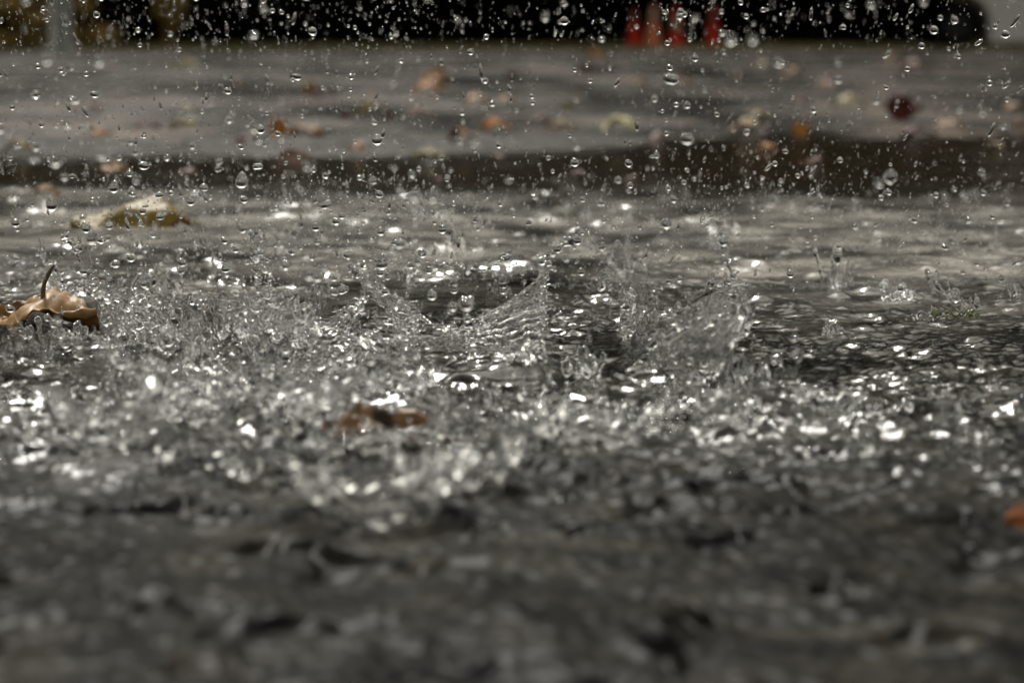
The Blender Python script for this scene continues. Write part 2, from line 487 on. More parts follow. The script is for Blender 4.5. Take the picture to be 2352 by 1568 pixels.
    a = me.attributes.new("churn", 'FLOAT', 'POINT')
    a.data.foreach_set('value', np.clip(0.04 + 0.4 * agit + 0.35 * sstep(1.5, 1.9, Y) + 0.3 * fg, 0, 0.8).astype(np.float32).ravel())
    a = me.attributes.new("froth", 'FLOAT', 'POINT')
    farw = sstep(0, 0.25, Y - (3.0 + 1.0 * sstep(0.0, 0.42, X) + 0.15 * pn(X * 6, Y, 18)))
    yy = Y + 0.14 * sstep(0.05, 0.4, X) + 0.30 * pn(X * 6, Y * 4, 15) + 0.10 * pn(X * 20, Y * 14, 16)
    fr = sstep(1.15, 1.85, yy) * sstep(2.50, 2.28, yy) + 0.10 * sstep(1.1, 1.3, yy)
    a.data.foreach_set('value', np.clip(fr * (0.8 + 1.3 * pn(X * 9, Y * 6, 17) + 0.8 * pn(X * 26, Y * 16, 19)) + 0.22 * farw, 0, 1).astype(np.float32).ravel())
    a = me.attributes.new("fine", 'FLOAT', 'POINT')
    a.data.foreach_set('value', np.clip(0.27 * fg + 0.20 * farw + 0.04 * np.clip(fr, 0, 1), 0, 0.5).astype(np.float32).ravel())
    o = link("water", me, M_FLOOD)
    tag(o, "rain-churned murky water flooding the road", kind='structure')
    return X, Y, H, ys, half, nx


WATER = build_water()


def water_z(x, y):
    _, _, H, ys, half, nx = WATER
    i = int(np.clip(np.searchsorted(ys, y), 0, len(ys) - 1))
    j = int(np.clip((x / half[i] + 1) / 2 * (nx - 1), 0, nx - 1))
    return float(H[i, j])


# ------------------------------------------------------------------ road, verge
def grid_sheet(name, x0, x1, ysv, nx, hfn, m, label):
    xs = np.linspace(x0, x1, nx)
    X, Y = np.meshgrid(xs, ysv)
    Z = hfn(X, Y)
    V = np.stack([X, Y, Z], -1).reshape(-1, 3)
    ny = len(ysv)
    idx = np.arange(ny * nx).reshape(ny, nx)
    F = np.stack([idx[:-1, :-1], idx[:-1, 1:], idx[1:, 1:], idx[1:, :-1]], -1).reshape(-1, 4)
    o = link(name, mesh_np(name, V, F), m)
    tag(o, label, kind='structure')
    return o


ysv = np.concatenate([np.linspace(-60, 0, 20)[:-1], np.geomspace(0.3, 400, 260)])
grid_sheet("road", -150, 150, ysv, 3, lambda X, Y: X * 0 - 0.008, M_ROAD, "wet grey asphalt running back to the verge")
# uneven road surface seen beyond the flood
ysr = np.geomspace(3.3, 60, 420)
def road_h(X, Y):
    return -0.004 + 0.010 * pn(X * 0.8, Y * 0.8, 21) * sstep(3.2, 6, Y) + 0.004 * pn(X * 3, Y * 2.5, 22) + 0.0012 * pn(X * 9, Y * 9, 23)
q_ = np.linspace(-1, 1, 260)
Yr = np.repeat(ysr[:, None], 260, 1); Xr = q_[None, :] * (ysr * 0.30 + 0.5)[:, None]
Zr = road_h(Xr, Yr)
Vr = np.stack([Xr, Yr, Zr], -1).reshape(-1, 3)
idx = np.arange(420 * 260).reshape(420, 260)
Fr = np.stack([idx[:-1, :-1], idx[:-1, 1:], idx[1:, 1:], idx[1:, :-1]], -1).reshape(-1, 4)
o = link("asphalt", mesh_np("asphalt", Vr, Fr), M_ROAD)
tag(o, "uneven wet asphalt with shallow hollows", kind='structure')

ysg = np.linspace(33, 400, 60)
grid_sheet("ground", -150, 150, ysg, 200, lambda X, Y: 0.02 * sstep(33 , 38, Y) + 0.05 * pn(X * 0.3, Y * 0.3, 33) * sstep(34, 40, Y) - 0.003, M_VERGE, "brown verge at the far side of the road")

# ------------------------------------------------------------------ grass on the verge (uncountable)
def blades(name, n, xr, yr, hr, m, label):
    r_ = np.random.default_rng(77)
    x = r_.uniform(*xr, n); y = r_.uniform(*yr, n)
    h = r_.uniform(*hr, n); a = r_.uniform(0, math.pi, n); wd = r_.uniform(0.006, 0.02, n)
    lx, ly = r_.normal(0, 0.4, n) * h, r_.normal(0, 0.4, n) * h
    V = np.zeros((n, 3, 3))
    V[:, 0] = np.stack([x - np.cos(a) * wd, y - np.sin(a) * wd, np.zeros(n)], 1)
    V[:, 1] = np.stack([x + np.cos(a) * wd, y + np.sin(a) * wd, np.zeros(n)], 1)
    V[:, 2] = np.stack([x + lx, y + ly, h], 1)
    o = link(name, mesh_np(name, V.reshape(-1, 3), np.arange(3 * n).reshape(n, 3), False), m)
    tag(o, label, 'grass', kind='stuff')


blades("grass", 26000, (-16, 16), (30, 56), (0.01, 0.07), M_GRASS, "short olive grass on the verge behind the road")

# ------------------------------------------------------------------ dark woodland
def leaf_cloud(r_, n, cen, rad, size):
    """n leaf-sized quads spread through an ellipsoid volume"""
    d = r_.normal(size=(n, 3)); d /= np.linalg.norm(d, axis=1)[:, None]
    d *= (r_.random(n) ** 0.45)[:, None]
    c = np.asarray(cen) + d * np.asarray(rad)
    a = r_.normal(size=(n, 3)); a /= np.linalg.norm(a, axis=1)[:, None]
    b_ = np.cross(a, r_.normal(size=(n, 3))); b_ /= np.linalg.norm(b_, axis=1)[:, None]
    s = r_.uniform(0.5, 1.2, n)[:, None] * size
    return np.stack([c - a * s, c - b_ * s * 0.45, c + a * s, c + b_ * s * 0.45], 1)


r_ = np.random.default_rng(8)
Q = []
for k in range(420):
    x = r_.uniform(-85, 85); y = r_.uniform(58, 70); z = 1 + 37 * r_.random() ** 0.9 * (0.8 + 0.2 * math.sin(x * 0.35))
    Q.append(leaf_cloud(r_, 300, (x, y, z), (4.4, 2.8, 3.6), 0.75))
for k in range(70):
    x = -42 + k * 1.2
    Q.append(leaf_cloud(r_, 420, (x, 57 + r_.uniform(-0.6, 0.6), 0.8), (1.3, 1.0, 1.1), 0.16))
Q = np.concatenate(Q).reshape(-1, 3)
Q[:, 2] = np.maximum(Q[:, 2], 0.0)
o = link("woodland", mesh_np("woodland", Q, np.arange(len(Q)).reshape(-1, 4), False), M_DARKLEAF)
tag(o, "near-black evergreen wood closing the far side of the verge", 'trees', kind='stuff')
# rising wooded bank behind it, so no sky shows through low down
xs = np.linspace(-150, 150, 160)
X, Y = np.meshgrid(xs, np.linspace(72, 110, 24))
Z = (36.0 + 6 * pn(X * 0.08, Y * 0.05, 44)) * sstep(72, 82, Y) - 0.3
idx = np.arange(24 * 160).reshape(24, 160)
F = np.stack([idx[:-1, :-1], idx[:-1, 1:], idx[1:, 1:], idx[1:, :-1]], -1).reshape(-1, 4)
o = link("hills", mesh_np("hills", np.stack([X, Y, Z], -1).reshape(-1, 3), F), M_DARKLEAF)
tag(o, "dark wooded bank behind the evergreens", kind='structure')

# ------------------------------------------------------------------ yellow shrub and post at top left
def shrub(name, loc, rad, n, m, label, seed):
    r_ = np.random.default_rng(seed)
    root = empty(name, loc)
    tag(root, label, 'shrub')
    Q = []
    for k in range(16):
        c = (r_.uniform(-1, 1) * rad[0] * 0.75, r_.uniform(-1, 1) * rad[1] * 0.6, rad[2] * r_.uniform(0.25, 1.6))
        Q.append(leaf_cloud(r_, n // 16, c, (rad[0] * 0.34, rad[1] * 0.4, rad[2] * 0.30), 0.05))
    Q = np.concatenate(Q).reshape(-1, 3)
    Q[:, 2] = np.maximum(Q[:, 2], 0.01)
    link("foliage", mesh_np("foliage", Q, np.arange(len(Q)).reshape(-1, 4), False), m, root)
    bm = bmesh.new()
    for k in range(7):
        a = k * 0.9
        tip = Vector((math.cos(a) * rad[0] * 0.6, math.sin(a) * rad[1] * 0.6, rad[2] * 1.5))
        q = tip.to_track_quat('Z', 'Y').to_matrix().to_4x4()
        bmesh.ops.create_cone(bm, cap_ends=True, segments=8, radius1=0.022, radius2=0.006, depth=tip.length,
                              matrix=q @ Matrix.Translation((0, 0, tip.length / 2)))
    link("stem", from_bm("stem", bm), M_BARK, root)
    return root


p = gnd(20, 116); shrub("autumn_shrub", (p.x, p.y + 3.0, 0), (0.85, 0.5, 0.36), 3000, M_YLEAF, "low yellow-brown shrub left of the grey post", 1)
p = gnd(232, 116); shrub("autumn_shrub", (p.x + 0.1, p.y + 5, 0.0), (0.35, 0.4, 0.62), 700, M_YLEAF, "sparse brownish shrub right of the grey post", 2)

p = gnd(140, 119)
root = empty("post", (p.x, p.y, 0))
tag(root, "weathered pale grey post standing on the verge", 'post')
prof = [(0.0, 0.135), (0.03, 0.135), (0.035, 0.108), (1.55, 0.100), (1.60, 0.085), (1.62, 0.0)]
def lathe(prof, seg=28, sx=1.0, sy=1.0, jit=0.0):
    V = []; F = []
    for (z, r) in prof:
        for k in range(seg):
            a = 2 * math.pi * k / seg
            rr_ = r * (1 + jit * math.sin(3 * a + z * 5))
            V.append((math.cos(a) * rr_ * sx, math.sin(a) * rr_ * sy, z))
    for i in range(len(prof) - 1):
        for k in range(seg):
            F.append((i * seg + k, i * seg + (k + 1) % seg, (i + 1) * seg + (k + 1) % seg, (i + 1) * seg + k))
    return V, F
V, F = lathe(prof, jit=0.02)
link("shaft", mesh_np("shaft", V, F), M_POST, root)
V, F = lathe([(0, 0.20), (0.02, 0.20), (0.035, 0.16), (0.04, 0.0)], 24)
link("base_plate", mesh_np("base_plate", V, F), M_POST, root)

# ------------------------------------------------------------------ traffic cones
def cone(px, py, h, rb, parts, label, tilt=0.0):
    p = gnd(px, py)
    root = empty("traffic_cone", (p.x, p.y, -0.003), random.uniform(0, 1))
    root.rotation_euler[1] = tilt
    tag(root, label, 'traffic cone', "traffic cones on the far side of the road")
    # square base with rounded corners
    bm = bmesh.new()
    bmesh.ops.create_cube(bm, size=1.0, matrix=Matrix.Translation((0, 0, 0.016)) @ Matrix.Diagonal((rb * 2.15, rb * 2.15, 0.032, 1)))
    bmesh.ops.bevel(bm, geom=[e for e in bm.edges if abs(e.verts[0].co.z - e.verts[1].co.z) > 0.01], offset=0.04, segments=4, affect='EDGES')
    link("base", from_bm("base", bm, False), parts['base'], root)
    z0 = 0.032
    rt = 0.030
    def rad(z): return rb * 0.90 + (rt - rb * 0.90) * (z - z0) / (h - z0)
    V, F = lathe([(z0, rb * 1.0), (z0 + 0.012, rb * 0.93)] + [(z, rad(z)) for z in np.linspace(z0 + 0.02, h, 8)] + [(h, rt * 0.7), (h - 0.05, rt * 0.6)], 26)
    link("body", mesh_np("body", V, F), parts['body'], root)
    for (za, zb) in parts['collars']:
        a, b_ = z0 + (h - z0) * za, z0 + (h - z0) * zb
        V, F = lathe([(a, rad(a)), (a + 0.002, rad(a) + 0.004), (b_ - 0.002, rad(b_) + 0.004), (b_, rad(b_))], 26)
        link("collar", mesh_np("collar", V, F), parts['cm'], root)


cone(1457, 106, 0.60, 0.122, dict(base=M_CONE, body=M_CONE, collars=[(0.70, 0.93)], cm=simple("cone_collar_dull", (0.10, 0.045, 0.035), 0.5)), "red traffic cone with a dull grey upper band, leftmost of the four")
cone(1500, 107, 0.65, 0.145, dict(base=M_CONE2, body=M_CONE2, collars=[(0.62, 0.9)], cm=M_COLLAR), "faded salmon orange traffic cone, second from the left", R(1.5))
cone(1553, 108, 0.60, 0.135, dict(base=M_CONE, body=M_CONE, collars=[(0.36, 0.74)], cm=simple("cone_collar_tan", (0.24, 0.12, 0.075), 0.5)), "red traffic cone with a wide tan collar, third from the left")
cone(1638, 107, 0.63, 0.125, dict(base=M_CONE, body=M_CONE, collars=[(0.62, 0.86)], cm=simple("cone_collar_red", (0.14, 0.030, 0.015), 0.5)), "darker red traffic cone standing apart at the right end of the row")

# ------------------------------------------------------------------ parked white car at top right
def car():
    p = gnd(2200, 112)
    root = empty("parked_car", (p.x, p.y, 0))
    tag(root, "pale parked car with dark wheel arch at the far right of the road", 'car')
    L, W = 4.2, 1.7
    def arch(cx, rr_, a0=0.0, a1=math.pi):
        return [(cx + math.cos(a) * rr_, 0.30 + math.sin(a) * rr_) for a in np.linspace(a0, a1, 15)]
    def slab(name, pts, m, w0=0.0, w1=W):
        bm = bmesh.new()
        rows = []
        for (yy, sc) in ((w0, 0.985), (w0 + 0.05, 1.0), (w1 - 0.05, 1.0), (w1, 0.985)):
            rows.append([bm.verts.new((1.4 + (x - 1.4) * sc, yy, 0.3 + (z - 0.3) * (sc if z > 0.9 else 1))) for x, z in pts])
        n = len(pts)
        for a in range(3):
            for k in range(n):
                bm.faces.new((rows[a][k], rows[a][(k + 1) % n], rows[a + 1][(k + 1) % n], rows[a + 1][k]))
        bm.faces.new(rows[0]); bm.faces.new(list(reversed(rows[3])))
        return link(name, from_bm(name, bm, False), m, root)
    slab("body", [(0.0, 0.82), (0.55, 0.90), (1.15, 1.32), (2.35, 1.36), (3.1, 0.98), (3.38, 0.93), (3.45, 0.5), (3.40, 0.24), (3.05, 0.20), (2.95, 0.20)]
         + arch(2.56, 0.375) + [(2.17, 0.10), (0.41, 0.08)] + arch(0.0, 0.41, 0.0, math.pi / 2), M_PAINT)
    M_BUMP = simple('black_bumper', (0.002, 0.002, 0.002), 0.8, spec=0.0)
    slab("bumper", [(-0.02, 0.82), (-0.02, 0.71)] + arch(0.0, 0.41, math.pi / 2 + 0.06, math.pi) + [(-0.44, 0.20), (-0.68, 0.28), (-0.74, 0.52), (-0.66, 0.66), (-0.3, 0.78)], M_BUMP)
    bm = bmesh.new()
    g = [(0.70, 0.93), (1.20, 1.26), (2.28, 1.29), (2.85, 1.0)]
    a_ = [bm.verts.new((x, -0.012, z)) for x, z in g]; b_ = [bm.verts.new((x, 0.012, z)) for x, z in g]
    bm.faces.new(a_); bm.faces.new(list(reversed(b_)))
    for k in range(4): bm.faces.new((a_[k], a_[(k + 1) % 4], b_[(k + 1) % 4], b_[k]))
    link("side_window", from_bm("side_window", bm, False), M_DARKGLASS, root)
    for cx in (0.0, 2.56):
        for yy in (0.14, W - 0.14):
            wv = empty("wheel", (cx, yy, 0.30)); wv.parent = root
            V, F = lathe([(-0.09, 0.17), (-0.10, 0.20), (-0.10, 0.26), (-0.085, 0.295), (-0.03, 0.305), (0.03, 0.305), (0.085, 0.295), (0.10, 0.26), (0.10, 0.20), (0.09, 0.17)], 36)
            V = [(x, z, y) for x, y, z in V]
            link("tyre", mesh_np("tyre", V, F), M_RUBBER, wv)
            V, F = lathe([(-0.07, 0.0), (-0.075, 0.04), (-0.06, 0.06), (-0.055, 0.14), (-0.085, 0.17), (0.085, 0.17), (0.08, 0.0)], 30)
            V = [(x, z, y) for x, y, z in V]
            link("rim", mesh_np("rim", V, F), M_METAL, wv)
car()

# ------------------------------------------------------------------ leaves
def make_leaf(p, length, width, yaw, m, label, curl=0.25, lift=0.1, tilt=0.0, lobes=0, stem=0.35, wave=0.15, seed=0, stem_up=None, group=None, cat='leaf', name="leaf", pitch=0.0):
    """a curled leaf with pointed tip; p is where it rests"""
    r_ = random.Random(seed)
    root = empty(name, p, yaw)
    root.rotation_euler = (tilt, pitch, yaw)
    tag(root, label, cat, group)
    n, k = 34, 13
    V = []
    for i in range(n):
        s = i / (n - 1)
        w_ = math.sin(math.pi * s ** 0.85) ** 0.75 * width / 2 * (1 - 0.25 * s)
        if lobes: w_ *= 1 + 0.35 * math.sin(s * math.pi * 2 * lobes)
        w_ *= 1 + 0.05 * math.sin(40 * s + seed)
        for j in range(k):
            u = j / (k - 1) * 2 - 1
            x = (s - 0.5) * length
            y = u * w_
            z = lift * length * math.sin(math.pi * s) + curl * width * (u * u) * (0.5 + 0.5 * math.sin(3 * s + seed)) + wave * width * 0.5 * mnoise.noise(Vector((s * 3, u * 1.5, seed * 3.1)))
            z += 0.012 * width * math.cos(s * 60 + abs(u) * 5) - 0.02 * width * math.exp(-(u / 0.08) ** 2)
            V.append((x, y, z))
    F = [(i * k + j, i * k + j + 1, (i + 1) * k + j + 1, (i + 1) * k + j) for i in range(n - 1) for j in range(k - 1)]
    o = link("blade", mesh_np("blade", V, F), m, root)
    md = o.modifiers.new("thickness", 'SOLIDIFY'); md.thickness = max(0.0004, width * 0.012)
    if stem:
        bm = bmesh.new()
        a = Vector((-0.5 * length, 0, V[0][2]))
        pts = []
        for i in range(9):
            q = i / 8
            if stem_up is not None:
                pts.append(a + Vector(stem_up) * q + Vector((0.10 * math.sin(q * 2.2), 0, 0)) * Vector(stem_up).length)
            else:
                pts.append(a + Vector((-stem * length * q, 0.08 * length * q * q, 0.05 * length * math.sin(q * 2))))
        add_tube(bm, pts, [width * 0.028 * (1 - 0.3 * i / 8) for i in range(9)], 8)
        link("stem", from_bm("stem", bm), M_STEM, root)
    return root


def add_tube(bm, pts, rad, seg=8):
    rings = []
    prev = None
    for i, p in enumerate(pts):
        d = (pts[min(i + 1, len(pts) - 1)] - pts[max(i - 1, 0)])
        if d.length < 1e-9: d = Vector((0, 0, 1))
        d.normalize()
        ref = prev if prev is not None else (Vector((0, 1, 0)) if abs(d.y) < 0.9 else Vector((1, 0, 0)))
        a = d.cross(ref)
        if a.length < 1e-6: a = d.cross(Vector((1, 0.3, 0.2)))
        a.normalize(); b_ = d.cross(a).normalized()
        prev = b_.cross(d) * 0 + ref
        rings.append([bm.verts.new(p + (a * math.cos(2 * math.pi * k / seg) + b_ * math.sin(2 * math.pi * k / seg)) * rad[i]) for k in range(seg)])
    for i in range(len(rings) - 1):
        for k in range(seg):
            bm.faces.new((rings[i][k], rings[i][(k + 1) % seg], rings[i + 1][(k + 1) % seg], rings[i + 1][k]))
    bm.faces.new(rings[0]); bm.faces.new(list(reversed(rings[-1])))


# the three near leaves
g = gnd(320, 530)
make_leaf((g.x, g.y, 0.004), 0.094, 0.052, R(4), LM['yellow'], "arched yellow-green leaf with a rusty spot on the far water at left", curl=-0.03, lift=0.11, tilt=R(17), stem=0.0, wave=0.5, seed=5, name="leaf")
g = gnd(108, 765)
lf = make_leaf((g.x, g.y, 0.007), 0.052, 0.046, R(-14), LM['tan'], "crumpled tan leaf with its dark stem sticking up at the left edge", curl=0.10, lift=0.10, tilt=R(16), wave=0.45, seed=3, stem=0)
bm = bmesh.new()
a0, a1 = at(101, 700, g.y), at(124, 608, g.y)
inv = Matrix.Rotation(-lf.rotation_euler.z, 4, 'Z')
lf_m = lf.rotation_euler.to_matrix().to_4x4().inverted()
pts = []
for i in range(9):
    q = i / 8
    pnt = a0.lerp(a1, q) + Vector((-0.0022 * math.sin(q * math.pi), 0, 0))
    pts.append(lf_m @ (pnt - lf.location))
add_tube(bm, pts, [0.0013, 0.0012, 0.0011, 0.0011, 0.0010, 0.0010, 0.0010, 0.0009, 0.0007], 9)
link("stem", from_bm("stem", bm), M_STEM, lf)
g = gnd(880, 1040)
make_leaf((g.x, g.y, 0.0005), 0.044, 0.030, R(12), LM['mud'], "brown and tan leaf half buried in splashes in the foreground", curl=0.10, lift=0.07, tilt=R(13), wave=0.8, seed=12, stem=0)
g = gnd(2366, 1246)
make_leaf((g.x + 0.003, g.y, 0.006), 0.020, 0.012, R(6), leaf_mat('leaf_rust', (0.10, 0.028, 0.004), (0.15, 0.045, 0.006), (0.02, 0.006, 0.003), rough=0.9), "small rusty leaf tip cut by the right edge in the foreground", curl=0.1, lift=0.08, seed=4, stem=0, tilt=R(32))

# leaves scattered over the wet road behind: (x, y, width px, height px, colour, label)
BL = [
    (643, 322, 42, 58, 'orange', "upright orange leaf standing on the road at left"),
    (45, 365, 78, 26, 'yellow', "pale yellow leaf near the left edge of the road"),
    (262, 405, 80, 12, 'tan', "thin tan leaf at the edge of the dark water at left"),
    (335, 300, 64, 12, 'maroon', "flat dark red leaf on the road at upper left"),
    (550, 218, 50, 22, 'brown', "brown leaf on the road above the upright orange leaf"),
    (712, 215, 42, 32, 'tan', "small tan leaf on the upper road left of centre"),
    (705, 320, 86, 13, 'tan', "long flat tan leaf right of the upright orange leaf"),
    (680, 380, 80, 40, 'pink', "pinkish leaf by the edge of the dark water"),
    (110, 458, 60, 16, 'tan', "tan leaf above the large arched yellow leaf"),
    (435, 418, 50, 16, 'brown', "dark brown leaf in the dark water at left"),
    (984, 216, 66, 20, 'orange', "flat bright orange leaf on the upper road in the middle"),
    (1008, 178, 34, 22, 'orange', "dull orange leaf just behind the flat bright orange one"),
    (856, 270, 72, 24, 'yellow', "yellow-tan leaf on the road left of centre"),
    (896, 278, 26, 22, 'brown', "dark leaf touching the yellow-tan leaf"),
    (795, 276, 32, 20, 'brown', "small dark leaf left of the yellow-tan leaf"),
    (1047, 318, 30, 32, 'maroon', "small dark maroon leaf in the middle of the road"),
    (1095, 248, 66, 22, 'tan', "wide tan leaf in the middle of the road"),
    (1160, 244, 44, 14, 'tan', "small tan leaf right of the wide tan leaf"),
    (1340, 226, 50, 22, 'brown', "rusty brown leaf below the traffic cones"),
    (1240, 297, 46, 18, 'brown', "dark brown leaf lying left of the long tan one"),
    (1290, 305, 60, 12, 'tan', "long tan leaf beside a dark brown leaf at centre right"),
    (1422, 306, 84, 24, 'cream', "pale cream yellow leaf right of the centre of the road"),
    (822, 362, 44, 18, 'orange', "small tan orange leaf by the dark water at centre left"),
    (1345, 170, 42, 22, 'brown', "dim brown leaf far back below the cones"),
    (1372, 132, 34, 18, 'orange', "dim orange leaf at the far edge of the road left of the cones"),
    (1178, 178, 30, 16, 'brown', "faint brown leaf far back on the road at centre"),
    (1305, 252, 34, 18, 'olive', "olive leaf under the rusty brown leaf"),
    (2104, 180, 70, 30, 'brown', "wide orange-brown leaf on the upper road at right"),
    (2076, 276, 86, 66, 'maroon', "round dark red leaf standing up on the road at right"),
    (1840, 312, 46, 36, 'orange', "orange-tan leaf standing at the edge of the dark water at right"),
    (1742, 290, 58, 20, 'yellow', "yellowish leaf left of the standing orange-tan leaf"),
    (1712, 308, 84, 16, 'tan', "long tan leaf under the yellowish leaf at right"),
    (1822, 185, 54, 20, 'tan', "tan leaf on the upper road right of the cones"),
    (1756, 166, 40, 16, 'olive', "small olive leaf beside the tan leaf right of the cones"),
    (2050, 152, 46, 16, 'tan', "faint tan leaf behind the wide orange-brown one"),
    (2342, 302, 34, 36, 'pink', "pinkish leaf at the right edge of the road"),
    (1950, 250, 76, 20, 'olive', "dull olive leaf left of the round dark red leaf"),
    (1700, 185, 50, 14, 'brown', "flat brown leaf right below the cones"),
    (1560, 195, 60, 16, 'brown', "reddish brown leaf on the road under the third cone"),
    (200, 262, 70, 14, 'brown', "thin brown leaf on the road at far left"),
    (2180, 300, 70, 12, 'tan', "thin tan leaf right of the round dark red leaf"),
    (430, 160, 80, 10, 'olive', "faint olive leaf at the far edge of the road at left"),
]
for k, (px, py, wpx, hpx, c, lab) in enumerate(BL):
    g = gnd(px, py)
    s = g.y / FPX
    W_ = wpx * s
    flat = hpx / wpx < 0.45
    if flat:
        # lies on the road: low arch
        make_leaf((g.x, g.y, 0.004), W_, W_ * 0.7, R(random.uniform(-15, 15)), LM[c], lab, curl=0.08, lift=max(0.06, hpx * s / W_ * 1.1), wave=0.5, seed=k, stem=0.25, group="fallen leaves scattered on the wet road", tilt=R(14))
    else:
        make_leaf((g.x, g.y, hpx * s * 0.42), W_, hpx * s * 1.05, R(random.uniform(-20, 20)), LM[c], lab, curl=0.12, lift=0.06, wave=0.5, seed=k, stem=0.25, group="fallen leaves scattered on the wet road", tilt=R(72))

LABQ = []
rl = random.Random(6)
for k in range(34):
    px, py = rl.uniform(-20, 2370), 128 + 330 * rl.random() ** 1.3
    g = gnd(px, py); s = g.y / FPX
    wpx = rl.uniform(26, 90); W_ = wpx * s
    lf_ = make_leaf((g.x, g.y, 0.004), W_, W_ * 0.6, rl.uniform(-0.8, 0.8), LM[rl.choice(['brown', 'tan', 'brown', 'olive', 'pink', 'orange', 'maroon'])], None, curl=0.12,
                    lift=rl.uniform(0.08, 0.25), wave=0.6, seed=100 + k, stem=0.25, tilt=R(rl.uniform(5, 16)), cat=None)
    LABQ.append((lf_, 'fallen leaf', "fallen leaves scattered on the wet road", px, py, 0))

# small green sprig on the flood at right
g = gnd(2185, 752)
root = empty("moss_sprig", (g.x, g.y, 0.004)); tag(root, "tiny green sprig poking out of the water at right", 'moss')
bm = bmesh.new()
rs = random.Random(4)
for k in range(46):
    a = rs.uniform(0, 6.28); L_ = rs.uniform(0.002, 0.007); q = Vector((rs.uniform(-0.011, 0.011), rs.uniform(-0.006, 0.006), 0))
    add_tube(bm, [q, q + Vector((math.cos(a) * L_ * 0.5, math.sin(a) * L_ * 0.4, L_ * 0.6)), q + Vector((math.cos(a) * L_, math.sin(a) * L_, L_ * 0.8))], [0.00035, 0.0003, 0.0001], 4)
link("blades", from_bm("blades", bm), M_MOSS, root)

# ------------------------------------------------------------------ splashes
def sph(bm, c, r, sub=2):
    bmesh.ops.create_icosphere(bm, subdivisions=sub, radius=r, matrix=Matrix.Translation(c))


